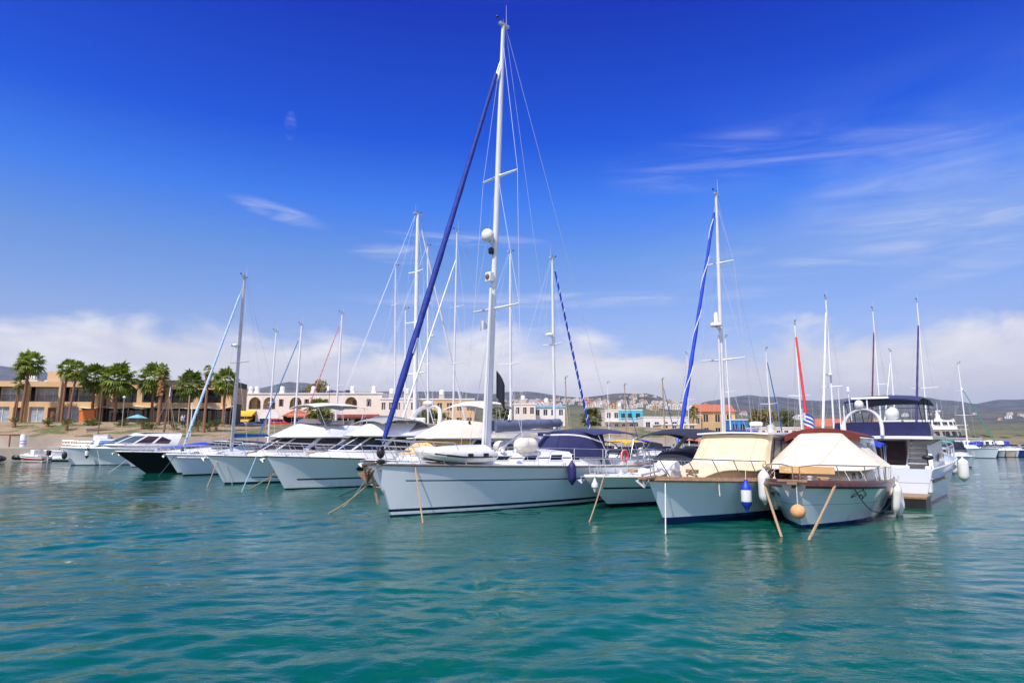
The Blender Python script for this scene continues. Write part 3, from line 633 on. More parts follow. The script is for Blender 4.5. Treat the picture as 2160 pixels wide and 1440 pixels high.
# ================================================================== TREES
def palm(u, vbase, vtop, D, lean=0.0, r=1.35, skirt=0.0, nf=34, label='', thick=0.2, leafm='palm_leaf'):
    base = P(u, vbase, D); H = P(u, vtop, D).z - base.z; rnd = random.Random(int(u * 7 + vtop))
    t = thing('palm_tree', label, 'palm tree', base, rnd.uniform(0, 6), 'fan palms along the promenade')
    hb = H - r * 0.75; la = rnd.uniform(0, 6.28) if not lean else -t.rotation_euler.z
    lx, ly = cos(la) * lean, sin(la) * lean
    mb = MB(); n = 16
    mb.tube([(lx * (i / n) ** 1.7, ly * (i / n) ** 1.7, -0.6 + (hb + .6) * i / n) for i in range(n + 1)], [thick * (1.35 if i == 0 else 1.08 - .35 * i / n) * (1 + .10 * (i % 2)) for i in range(n + 1)], 10)
    mb.build('trunk', 'bark', t)
    top = Vector((lx, ly, hb))
    if skirt:
        mb = MB()
        for i in range(int(70 * skirt)):
            a = rnd.uniform(0, 6.28); z = hb - rnd.uniform(0, 1) * skirt * 1.2; L = rnd.uniform(.5, .95); c, s = cos(a), sin(a); k = (z + .0) / hb
            p = Vector((lx * k ** 1.7 + c * thick * .6, ly * k ** 1.7 + s * thick * .6, z)); q = p + Vector((c * L * .45, s * L * .45, -L * .8)); wv = Vector((-s, c, 0)) * .16
            mb.add([p - wv * .4, p + wv * .4, q + wv, q - wv], [(0, 1, 2, 3)])
        mb.build('dead_fronds', 'palm_skirt', t, smooth=0)
    mb = MB()
    for i in range(nf):
        f = (i + .5) / nf; a = i * 2.39996 + rnd.uniform(-.25, .25); elv = radians(84 - 140 * f ** .9 + rnd.uniform(-8, 8))
        dv = Vector((cos(a) * cos(elv), sin(a) * cos(elv), sin(elv))); pl = r * rnd.uniform(.42, .58); fl = r * rnd.uniform(.52, .72)
        p0 = top + Vector((0, 0, rnd.uniform(-.15, .1))); hub = p0 + dv * pl + Vector((0, 0, -.06 * r * cos(elv)))
        side = dv.cross(Vector((0, 0, 1))); side.normalize(); nrm = side.cross(dv); 
        wv = side * .025; mb.add([p0 - wv, p0 + wv, hub + wv, hub - wv], [(0, 1, 2, 3)])
        nb = 13
        for j in range(nb):
            g = radians(-88 + 176 * j / (nb - 1)); L = fl * (0.72 + .28 * cos(g)) * rnd.uniform(.88, 1.08)
            ld = dv * cos(g) + side * sin(g) + nrm * (-.18 * abs(sin(g)))
            bw = (dv * -sin(g) + side * cos(g)) * (L * .10)
            mid = hub + ld * L * .55 + Vector((0, 0, -.05 * L)); tip = hub + ld * L + Vector((0, 0, -L * rnd.uniform(.22, .5)))
            mb.add([hub, mid - bw, mid + bw, tip], [(0, 1, 3), (0, 3, 2)] if False else [(0, 1, 3, 2)])
    mb.build('crown', leafm, t, smooth=0)
    return t
PL = [(44, 886, 740, 95, .5, 1.75, .3, 38, 'tallest fan palm with a leaning trunk at the left of the promenade', .23, 'palm_leaf'),
      (27, 886, 752, 96, .9, 1.3, .2, 26, 'slender fan palm just left of the tallest palm, crown half hidden behind it', .15, 'palm_leaf'),
      (32, 886, 792, 95.5, .2, 1.0, .1, 20, 'short young fan palm under the leftmost tall palms', .13, 'palm_leaf_dark'),
      (129, 889, 758, 95, .2, 1.35, .4, 30, 'bushy-topped fan palm, left one of the close pair before the hotel', .2, 'palm_leaf'),
      (144, 891, 762, 94, .6, 1.35, .5, 30, 'fan palm with curved trunk, right one of the close pair before the hotel', .2, 'palm_leaf'),
      (192, 893, 770, 99, .0, 2.0, .8, 44, 'broad fan palm with drooping fronds in front of the left end of the cream canopies', .24, 'palm_leaf_dark'),
      (240, 893, 769, 98, .1, 2.25, 1.5, 50, 'widest fan palm with a brown skirt before the cream canopies', .25, 'palm_leaf'),
      (318, 893, 771, 101, .0, 2.1, .8, 46, 'full fan palm half behind a shaggy brown trunk at mid terrace', .24, 'palm_leaf'),
      (333, 903, 766, 93, .1, .95, 2.6, 18, 'ragged fan palm with a thick shaggy orange trunk and tiny crown', .30, 'palm_leaf'),
      (396, 895, 784, 101, .0, 1.95, .9, 44, 'dark fan palm between the shaggy trunk and the thin-topped palm', .22, 'palm_leaf_dark'),
      (430, 907, 771, 92, .15, .75, 1.6, 14, 'thin-topped fan palm with a narrow red-brown trunk', .22, 'palm_leaf'),
      (470, 893, 778, 101, .0, 1.9, 1.2, 46, 'round-headed fan palm beside the grey mast with the pale blue jib', .24, 'palm_leaf'),
      (1056, 910, 848, 130, .0, 1.9, .5, 34, 'small palm seen just right of the tall foreground mast', .22, 'leaf_olive'),
      (1248, 912, 862, 150, .0, 2.3, .8, 40, 'stocky palm to the left of the turquoise corner building', .3, 'leaf_olive'),
      (668, 900, 840, 118, .0, 2.2, .4, 34, 'palm poking up above the cream sun canopy of the white flybridge boat', .22, 'palm_leaf'),
      (680, 905, 862, 100, .0, 2.0, .2, 30, 'low palm seen through the poles of the cream sun canopy', .2, 'leaf_olive'),
      (1462, 908, 858, 178, .3, 1.5, .2, 18, 'ragged dark palm against the left wall of the ochre house', .2, 'palm_leaf_dark')]
for a in PL: palm(*a[:4], lean=a[4], r=a[5] * 1.2, skirt=a[6], nf=a[7], label=a[8], thick=a[9] * .85, leafm=a[10])

def tree(u, vbase, vtop, D, rx, mt, label, cat='tree', seed=1, n=1500):
    base = P(u, vbase, D); H = P(u, vtop, D).z - base.z; rnd = random.Random(seed)
    t = thing('tree' if cat == 'tree' else 'shrub', label, cat, base)
    mb = MB(); mb.tube([(0, 0, -.5), (0.05, 0, H * .3), (0, .1, H * .6)], [.28, .2, .1], 8)
    for i in range(5): a = i * 1.3; mb.tube([(0, 0, H * .3), (cos(a) * rx * .35, sin(a) * rx * .35, H * .55), (cos(a) * rx * .6, sin(a) * rx * .6, H * .75)], [.12, .07, .03], 5)
    mb.build('trunk', 'bark', t)
    mb = MB(); cl = [(rnd.gauss(0, .42) * rx, rnd.gauss(0, .42) * rx, H * rnd.uniform(.38, .88), rnd.uniform(.28, .5) * rx) for _ in range(16)]
    for i in range(n):
        cx, cy, cz, cr = cl[i % 16]; p = Vector((rnd.gauss(0, 1), rnd.gauss(0, 1), rnd.gauss(0, 1))); p.normalize(); p *= cr * rnd.uniform(.5, 1.1); p.z *= .8
        c = Vector((cx, cy, min(H, cz))) + p; a = Vector((rnd.gauss(0, 1), rnd.gauss(0, 1), rnd.gauss(0, 1))).normalized(); bb = a.orthogonal().normalized(); s = rx * rnd.uniform(.05, .12)
        mb.add([c - a * s, c + bb * s * .6, c + a * s, c - bb * s * .6], [(0, 1, 2, 3)])
    mb.build('crown', mt, t, smooth=0)
tree(668, 898, 793, 160, 2.6, 'leaf_yellow', 'yellow-green tree rising behind the cream arched terrace', seed=3)
tree(1608, 915, 862, 178, 3.6, 'leaf_yellow', 'golden yellow tree right of the blue kiosk', seed=4)
tree(1658, 915, 864, 178, 2.9, 'leaf_olive', 'dull olive tree just right of the golden yellow tree', seed=5)
tree(1780, 915, 884, 170, 2.2, 'leaf_yellow', 'small yellowish tree beside the orange-roofed cottage', seed=6, n=700)
tree(30, 893, 880, 92, .7, 'leaf', 'small round bush at the foot of the leaning palm trunks', 'bush', 7, 400)
tree(193, 902, 882, 93, 1.1, 'leaf', 'spiky green bush left of the thin lamp pole', 'bush', 8, 600)
tree(258, 905, 882, 93, 1.0, 'leaf_olive', 'straggly bush below the widest palm', 'bush', 9, 500)
tree(455, 905, 885, 95, 1.0, 'leaf', 'bright green bush under the round-headed palm', 'bush', 10, 500)
tree(905, 905, 868, 120, 2.0, 'leaf', 'dark green tree seen beside the tall white mast', seed=11)
tree(1150, 912, 893, 120, 1.8, 'leaf', 'low green shrub below the pale blue edged block', 'bush', 12, 500)

wa, wb_ = P(182, 905, 89), P(500, 908, 100); dv = Vector((wb_.x - wa.x, wb_.y - wa.y, 0))
o = MB().box((dv.length / 2, 0, .2), (dv.length, .35, 1.7)).box((dv.length / 2, 0, 1.10), (dv.length + .1, .5, .1)).build('low_wall', 'concrete', smooth=0, bevel=.02); o.location = (wa.x, wa.y, 2.6); o.rotation_euler.z = atan2(dv.y, dv.x); tag(o, 'long waist-high tan wall along the promenade before the cream canopies', 'wall')
for i, (u, v, D) in enumerate(((100, 897, 92), (140, 901, 90), (300, 903, 91), (318, 904, 91), (365, 905, 92), (415, 905, 93), (440, 906, 94))):
    tree(u, v, v - 14 - 3 * (i % 3), D, .8 + .15 * (i % 2), ('leaf', 'leaf_olive')[i % 2], ('small bush on the open bank below the close pair of palms', 'low bush at the kerb left of the orange-red board', 'bush left of the old wooden mast', 'bush directly under the old wooden mast', 'bush between the wooden mast and the cream pole', 'bush under the dark palm right of the white pole', 'bush at the foot of the thin-topped palm')[i], 'bush', 20 + i, 350)
# ================================================================== BOATS
class Hull:
    """local frame: origin at the foot of the bow on the waterline, +x forward, +y port, z up"""
    def __init__(s, root, L, B, fb, fs, rake, mt, draft=.5, tb=.8, wl=.82, tm=.55, e=2.2, e2=1.7, flare=1.5, strake=('rub_grey', .035), deck='deck_white', srake=0.0, sheer=1.7, nt=26, bulwark=0.0, camber=.08, wlb=0.0):
        s.L, s.B, s.fb, s.fs, s.rake, s.tb, s.wl, s.tm, s.e, s.e2, s.flare, s.srake, s.sheer, s.draft = L, B, fb, fs, rake, tb, wl, tm, e, e2, flare, srake, sheer, draft
        s.root = root; nk = 10
        mb = MB(); rings = []; hz = []; hh = []; ht = []
        ts = [(i / (nt - 1)) ** 1.35 for i in range(nt)]
        for t in ts:
            ring = []
            for side in (-1, 1):
                part = []
                for k in range(nk + 1): part.append(s.pt(t, k / nk, side))
                low = s.keel(t, side)
                ring = ring + (part[::-1] + low if side < 0 else low[::-1][1:] + part)
            rings.append(ring)
        n = len(ring)
        for i, t in enumerate(ts):
            zt = s.zs(t)
            for p in rings[i]: hz.append(p[2]); hh.append(p[2] / zt); ht.append(t)
        mb.grid(rings, flip=True); k0 = len(mb.v)
        mb.add(rings[-1], [tuple(range(n))]); 
        for p in rings[-1]: hz.append(p[2]); hh.append(p[2] / s.zs(1)); ht.append(1)
        mb.at = {'hz': hz, 'hh': hh, 'ht': ht}
        s.obj = mb.build('hull', mt, root, smooth=50)
        rows = []
        for t in ts:
            x, y, z = s.edge(t, 1); y = max(y - .01, 0.002); rows.append([(x, y * q, z - bulwark + camber * (1 - q * q)) for q in (-1, -.66, -.33, 0, .33, .66, 1)])
        MB().grid(rows).build('deck', deck, root, smooth=60)
        if strake:
            pts = [s.edge(t, -1, -.008) for t in ts[::-1]] + [s.edge(t, 1, -.008) for t in ts[1:]]
            MB().tube(pts, strake[1], 6).build('rubbing_strake', strake[0], root)
    def hb(s, t): return s.B / 2 * (max(0, 1 - (1 - t / s.tm) ** s.e) if t < s.tm else 1 - (1 - s.tb) * ((t - s.tm) / (1 - s.tm)) ** 2)
    def wb(s, t): return s.B / 2 * s.wl * (max(0, 1 - (1 - t / (s.tm * 1.1)) ** s.e2) if t < s.tm * 1.1 else 1 - (1 - s.tb) * ((t - s.tm * 1.1) / (1 - s.tm * 1.1)) ** 2)
    def zs(s, t): return s.fs + (s.fb - s.fs) * max(0, 1 - t) ** s.sheer
    def xx(s, t, z):
        q = z / s.zs(t)
        return -s.L * t + (s.rake * (q if q > 0 else q * .8)) * (1 - t) ** 3 + s.srake * q * t ** 6
    def pt(s, t, k, side):
        z = s.zs(t) * k; fl = s.flare + (1.0 - s.flare) * t; return (s.xx(t, z), side * (s.wb(t) + (s.hb(t) - s.wb(t)) * max(0, k) ** fl), z)
    def keel(s, t, side):
        d = s.draft * min(1, .15 + t * 4); w = s.wb(t)
        return [(s.xx(t, -d * a), side * w * b, -d * a) for a, b in ((.35, .9), (.75, .55), (1, 0))]
    def edge(s, t, side, inset=0.0, dz=0.0): x, y, z = s.pt(t, 1, side); y = (abs(y) - inset); return (x, side * max(y, 0), z + dz)
    def tx(s, x): return min(1, max(0, -x / s.L))
    def deckz(s, x): return s.zs(s.tx(x))
    def world(s, p): return s.root.matrix_basis @ Vector(p)

def place(u, v, ax, ay): g = G(u, v); return (g.x, g.y, 0), atan2(-ay, -ax)

def rail(h, t0, t1, height=.6, inset=.06, r=.016, mt='steel', nst=6, mid=True, bow=True, rise=0.0, name='guard_rail'):
    mb = MB(); ts = [t0 + (t1 - t0) * i / 14 for i in range(15)]
    for f in ((1.0, .52) if mid else (1.0,)):
        hp = lambda t: height * f * (1 + rise * (1 - (t - t0) / (t1 - t0)))
        if bow: mb.tube([h.edge(t, -1, inset, hp(t)) for t in ts[::-1]] + [h.edge(t, 1, inset, hp(t)) for t in ts], r if f == 1 else r * .6, 6)
        else:
            for sd in (-1, 1): mb.tube([h.edge(t, sd, inset, hp(t)) for t in ts], r if f == 1 else r * .6, 6)
    for i in range(nst):
        t = t0 + (t1 - t0) * (i + (.35 if bow else 0)) / (nst - 1 if not bow else nst - .65)
        for sd in (-1, 1):
            a = h.edge(t + .03, sd, inset * .6); b = h.edge(t, sd, inset, height * (1 + rise * (1 - (t - t0) / (t1 - t0)))); mb.tube([a, b], r * .85, 6)
    return mb.build(name, mt, h.root)

class Tier:
    """a superstructure level lofted between a lower and an upper outline"""
    def __init__(s, root, lo, hi, mt, name='cabin', crown=.08, p=3.0, bulge=.03, roof=None, nv=6, n=49, aft=True, roofmt=None):
        s.lo, s.hi, s.p, s.bulge, s.root = lo, hi, p, bulge, root   # (x_front, x_aft, half_width_front, half_width_aft, z_front, z_aft)
        us = [-1 + 2 * i / (n - 1) for i in range(n)]
        mb = MB(); rows = [[s.S(u, k / nv) for u in us] for k in range(nv + 1)]; mb.grid(rows)
        if aft: mb.add([s.S(-1, 0), s.S(1, 0), s.S(1, 1), s.S(-1, 1)], [(3, 2, 1, 0)])
        if not roof: s._roof(mb, us, crown, 0)
        s.obj = mb.build(name, mt, root, smooth=42)
        if roof: mb = MB(); s._roof(mb, us, crown, .003); mb.build(roof, roofmt or mt, s.obj, smooth=42)
    def _roof(s, mb, us, crown, dz):
        n = len(us); rows = []
        for i in range(n // 2 + 1):
            a, b = Vector(s.S(us[i], 1)), Vector(s.S(us[n - 1 - i], 1)); wv = abs(b.y - a.y) / 2; rows.append([a.lerp(b, q) + Vector((0, 0, dz + crown * min(1, wv / .7) * (1 - (2 * q - 1) ** 2))) for q in (0, .15, .35, .5, .65, .85, 1)])
        mb.grid(rows, flip=True)
    def S(s, u, v, off=0.0):
        th = u * pi / 2; c = max(0, cos(th)); sx = c ** (2 / s.p); sy = (1 if u > 0 else -1) * abs(sin(th)) ** (2 / s.p)
        def q(R): xf, xa, wf, wa, zf, za = R; return Vector((xa + (xf - xa) * sx, sy * (wa + (wf - wa) * sx), za + (zf - za) * sx))
        a, b = q(s.lo), q(s.hi); p = a.lerp(b, v)
        nx, ny = sx ** 3 + 1e-4, sy * abs(sy) ** 2; ln = sqrt(nx * nx + ny * ny); o = off + s.bulge * 4 * v * (1 - v)
        return Vector((p.x + nx / ln * o, p.y + ny / ln * o, p.z + off * .35))
    def pane(s, u0, u1, v0, v1, mt='glass_dark', name='window', off=.012, nu=10, nv=4, parent=None, skew=0.0, v1b=None, v0b=None, frame=None):
        def vv(f, k): lo = v0 + ((v0b if v0b is not None else v0) - v0) * f; hi = v1 + ((v1b if v1b is not None else v1) - v1) * f; return lo + (hi - lo) * k
        rows = [[s.S(u0 + (u1 - u0) * i / nu + skew * (k / nv - .5), vv(i / nu, k / nv), off) for i in range(nu + 1)] for k in range(nv + 1)]
        o = MB().grid(rows).build(name, mt, parent or s.obj, smooth=60)
        if frame:
            ed = rows[0] + [r[-1] for r in rows[1:]] + rows[-1][::-1][1:] + [r[0] for r in rows[::-1][1:-1]]
            MB().tube(ed, .014, 5, closed=True).build('frame', frame, o)
        return o

def bimini(root, x0, x1, wd, z, mt, name='bimini', sag=.25, drop=.12, legs=None, zleg=1.0, legmt='steel', sidecrown=.18, tilt=0.0, thick=.03):
    rows = []
    for i in range(13):
        a = i / 12; x = x0 + (x1 - x0) * a; zz = z + tilt * a - drop * (abs(2 * a - 1) ** 3) - .02 * sin(a * pi * 3) ** 2
        rows.append([(x, wd * q, zz - sidecrown * abs(q) ** 2.6) for q in (-1, -.9, -.7, -.4, 0, .4, .7, .9, 1)])
    o = MB().shell(rows, (0, 0, thick)).build(name, mt, root, smooth=60)
    for xa, xb in legs or ():
        a = (xb - x0) / (x1 - x0); zz = z + tilt * a - drop * (abs(2 * a - 1) ** 3) - .03
        MB().tube([(xa, -wd * .97, zleg)] + [(xb, wd * .97 * q, zz - sidecrown * abs(q) ** 2.6) for q in (-1, -.8, -.4, 0, .4, .8, 1)] + [(xa, wd * .97, zleg)], .016, 6).build('bimini_hoop', legmt, o)
    return o

def arch(root, xb, xt, wd, z0, z1, r=.1, mt='gelcoat', name='radar_arch', fl=1.9):
    pts = []
    for i in range(17):
        a = -1 + 2 * i / 16; y = wd * (abs(a) ** .75) * (1 if a > 0 else -1) if abs(a) > 0 else 0
        k = 1 - abs(a) ** 4; pts.append((xb + (xt - xb) * k, y * (.86 + .14 * abs(a) ** 3), z0 + (z1 - z0) * k))
    return MB().tube(pts, r, 8, flat=fl).build(name, mt, root, smooth=60)

def dome(root, c, r, mt='plastic_white', name='radar_dome', flat=False, post=None):
    mb = MB()
    if flat: mb.lathe(c, [(r * .75, -r * .32), (r, -r * .2), (r, r * .18), (r * .8, r * .32), (r * .4, r * .38)], 16)
    else: mb.lathe(c, [(r * .6, -r), (r * .9, -r * .75), (r, -.2 * r), (r * .97, .25 * r), (r * .75, .68 * r), (r * .4, .92 * r), (r * .08, r)], 18)
    o = mb.build(name, mt, root, smooth=60)
    if post: MB().tube([post, (c[0], c[1], c[2] - r * .3)], .03, 6).build('bracket', 'alloy', o)
    return o

def whip(root, p, h, mt='plastic_white', r=.012, lean=(0, 0)): return MB().tube([p, (p[0] + lean[0], p[1] + lean[1], p[2] + h)], [r, r * .5], 5).build('antenna', mt, root)

def sagged(a, b, sag, n=14): a, b = Vector(a), Vector(b); return [a.lerp(b, i / n) - Vector((0, 0, sag * 4 * (i / n) * (1 - i / n))) for i in range(n + 1)]
def rope(a, b, label, mt='rope_tan', r=.022, sag=.05, group='mooring lines'):
    a, b = Vector(a), Vector(b); pts = sagged(a, b, sag, 60); k = 0.55 * r; ax = (b - a).normalized(); e1 = ax.orthogonal().normalized(); e2 = ax.cross(e1); mb = MB()
    for s in range(3): mb.tube([p - a + e1 * (k * cos(i * .9 + s * 2.094)) + e2 * (k * sin(i * .9 + s * 2.094)) for i, p in enumerate(pts)], r * .62, 5)
    o = mb.build('mooring_rope', mt); o.location = a
    return tag(o, label, 'rope', group)
def fender(p, L, r, mt, label, ends=None, line=.5, tilt=0.0):
    p = Vector(p); t = thing('fender', label, 'fender', p, 0, 'fenders')
    mb = MB(); n = [(.03, L / 2 + .09), (.05, L / 2 + .02), (r * .55, L / 2 - .02), (r * .92, L / 2 - .10), (r, L / 2 - .2), (r, -L / 2 + .2), (r * .92, -L / 2 + .1), (r * .55, -L / 2 + .02), (.05, -L / 2 - .02), (.03, -L / 2 - .07)]
    mb.lathe((0, 0, 0), n[::-1], 16); mb.build('body', mt, t, smooth=60)
    if ends:
        for sg in (1, -1):
            q = sorted([(.04, sg * (L / 2 + .11)), (.06, sg * (L / 2 + .03)), (r * .57, sg * (L / 2 - .01)), (r * .95, sg * (L / 2 - .09)), (r * 1.03, sg * (L / 2 - .17))], key=lambda e: e[1]); MB().lathe((0, 0, 0), q, 16).build('end_cap', ends, t, smooth=60)
    if line: MB().tube([(0, 0, L / 2 + .05), (0.02, 0.02, L / 2 + line)], .012, 5).build('line', 'rope_white', t)
    t.rotation_euler = (tilt, tilt * .6, 0)
    return t

def rig(h, xm, zdeck, ztop, r=.07, rake=.3, mt='alloy', spr=((.36, .95), (.68, .75)), jib=None, boom=None, wr=.009, radar=None, back=True, lower=True, tipgear=True, shroud_w=None, sprsweep=.12):
    """mast with spreaders, standing rigging, furled foresail, boom with sail cover"""
    root = h.root; R = lambda z: xm - rake * (z - zdeck) / (ztop - zdeck); Hh = ztop - zdeck
    m = MB().tube([(R(zdeck - .15), 0, zdeck - .15), (R(zdeck + Hh * .7), 0, zdeck + Hh * .7), (R(ztop), 0, ztop)], [r, r, r * .72], 10, flat=.72).build('mast', mt, root, smooth=60)
    MB().bx(R(ztop) - r * 2.2, R(ztop) + r * 1.8, -r * .5, r * .5, ztop - .04, ztop + .06).build('masthead', 'alloy_grey', m, smooth=0)
    sw = shroud_w or h.B * .44; top = (R(ztop - Hh * .04), 0, ztop - Hh * .04)
    tips = {}
    for f, hw in spr:
        z = zdeck + Hh * f
        for sd in (-1, 1):
            tip = (R(z) - sprsweep * hw, sd * hw, z + .05 * hw); MB().tube([(R(z), 0, z), tip], [r * .45, r * .28], 6).build('spreader', mt, m); tips[(f, sd)] = tip
    for sd in (-1, 1):
        t = h.tx(xm - .25); foot = h.edge(t, sd, .08); pts = [foot] + [tips[(f, sd)] for f, _ in spr] + [top]
        MB().tube(pts, wr, 4).build('shroud', 'wire', root)
        if lower and spr: z = zdeck + Hh * spr[0][0]; MB().tube([(foot[0] - .35, foot[1], foot[2]), (R(z), sd * .03, z - .1)], wr, 4).build('shroud', 'wire', root)
        if len(spr) > 1: z = zdeck + Hh * spr[1][0]; MB().tube([tips[(spr[0][0], sd)], (R(z), sd * .03, z - .1)], wr, 4).build('shroud', 'wire', root)
    if back: MB().tube([(R(ztop) - r, 0, ztop), (-h.L * .985, 0, h.zs(1) + .1)], wr, 4).build('backstay', 'wire', root)
    if jib:
        c, xb, zb, f, jr = jib[:5]; zt = zdeck + Hh * f; a, b = Vector((xb, 0, zb)), Vector((R(zt) + r, 0, zt)); n = 30
        prof = [a.lerp(b, i / n) for i in range(n + 1)]
        MB().tube([a - (b - a) * .02, b], wr * 1.2, 5).build('forestay', 'wire', root)
        rs = [jr * (.55 + .45 * min(1, i / 4)) * (1 - .42 * i / n) * (1 + .08 * sin(i * 2.3)) for i in range(n - 2)]
        j = MB().tube([a.lerp(b, .02 + .94 * i / (n - 3)) for i in range(n - 2)], rs, 9).build('furled_jib', c, root, smooth=80)
        if len(jib) > 5:
            ax = (b - a).normalized(); u = ax.orthogonal().normalized(); v = ax.cross(u); N = 160; turns = jib[6]
            pts = []
            for i in range(N + 1): q = .03 + .9 * i / N; rr = jr * 1.02 * (1 - .42 * i / N); g = turns * 2 * pi * i / N; pts.append(a.lerp(b, q) + u * (rr * cos(g)) + v * (rr * sin(g)))
            MB().tube(pts, jr * (jib[7] if len(jib) > 7 else .3), 4).build('stripe', jib[5], j)
        MB().lathe(a, [(.05, -.12), (.12, -.1), (.12, -.04), (.06, 0), (.06, .04), (.12, .06), (.10, .12)], 12).build('furling_drum', 'plastic_black', root)
    if boom:
        Lb, zb, c, cr = boom; e = (R(zb) - Lb, 0, zb + .03 * Lb)
        bm = MB().tube([(R(zb) - r, 0, zb), e], .06, 8).build('boom', mt, root, smooth=60)
        if c:
            k = 16; MB().tube([Vector((R(zb) - r * 1.5, 0, zb + cr * 1.0)).lerp(Vector((e[0] + .15, 0, e[2] + cr * .6)), i / k) for i in range(k + 1)], [cr * (1.25 - .6 * i / k) * (1 + .07 * sin(i * 1.9)) for i in range(k + 1)], 10, flat=.8).build('sail_cover', c, bm, smooth=80)
        MB().tube([e, (R(ztop) - r, 0, ztop - .1)], wr * .7, 4).build('topping_lift', 'wire', root)
    if radar:
        zr, rr = radar[:2]; dome(root, (R(zr) + r + rr + .08, 0, zr), rr, flat=True, post=(R(zr), 0, zr - .25))
    if tipgear:
        whip(root, (R(ztop) - r, .04, ztop), .9, r=wr * .9); g = MB(); g.tube([(R(ztop), 0, ztop + .04), (R(ztop) + .35, 0, ztop + .14)], .01, 5); g.ball((R(ztop) + .35, 0, ztop + .2), .06, 8, 6); g.tube([(R(ztop), 0, ztop + .05), (R(ztop), 0, ztop + .25)], .02, 5); g.build('wind_vane', 'plastic_black', m)
    return m, R

def lifelines(h, t0, t1, n, height=.62, inset=.07, wr=.006, mt='steel'):
    ts = [t0 + (t1 - t0) * i / (n - 1) for i in range(n)]
    for sd in (-1, 1):
        for t in ts: MB().tube([h.edge(t, sd, inset), h.edge(t, sd, inset, height)], .014, 6).build('stanchion', mt, h.root)
        for f in (.98, .5): MB().tube([h.edge(t, sd, inset, height * f) for t in ts], wr, 4).build('lifeline', 'wire', h.root)

def cleats(h, ts, mt='steel'):
    for t in ts:
        for sd in (-1, 1):
            x, y, z = h.edge(t, sd, .14, .03); MB().tube([(x - .14, y, z + .07), (x + .14, y, z + .07)], .018, 6).tube([(x - .05, y, z - .02), (x - .05, y, z + .07)], .016, 6).tube([(x + .05, y, z - .02), (x + .05, y, z + .07)], .016, 6).build('cleat', mt, h.root)

def anchor(h, x=.15, z=None, mt='alloy_grey', sc=.8):
    z = h.fb - .02 if z is None else z; t0 = h.rake
    mb = MB(); mb.tube([(t0 - .5, 0, z + .10), (t0 + .32 * sc, 0, z + .02)], .035 * sc, 6); mb.tube([(t0 + .30 * sc, 0, z + .05), (t0 + .18 * sc, 0, z - .38 * sc)], .03 * sc, 6)
    for sd in (-1, 1): mb.prism([(t0 + .18 * sc, 0, z - .40 * sc), (t0 + .30 * sc, sd * .24 * sc, z - .18 * sc), (t0 + .06 * sc, sd * .10 * sc, z - .10 * sc)], (.03, 0, .02))
    return mb.build('anchor', mt, h.root, smooth=0)

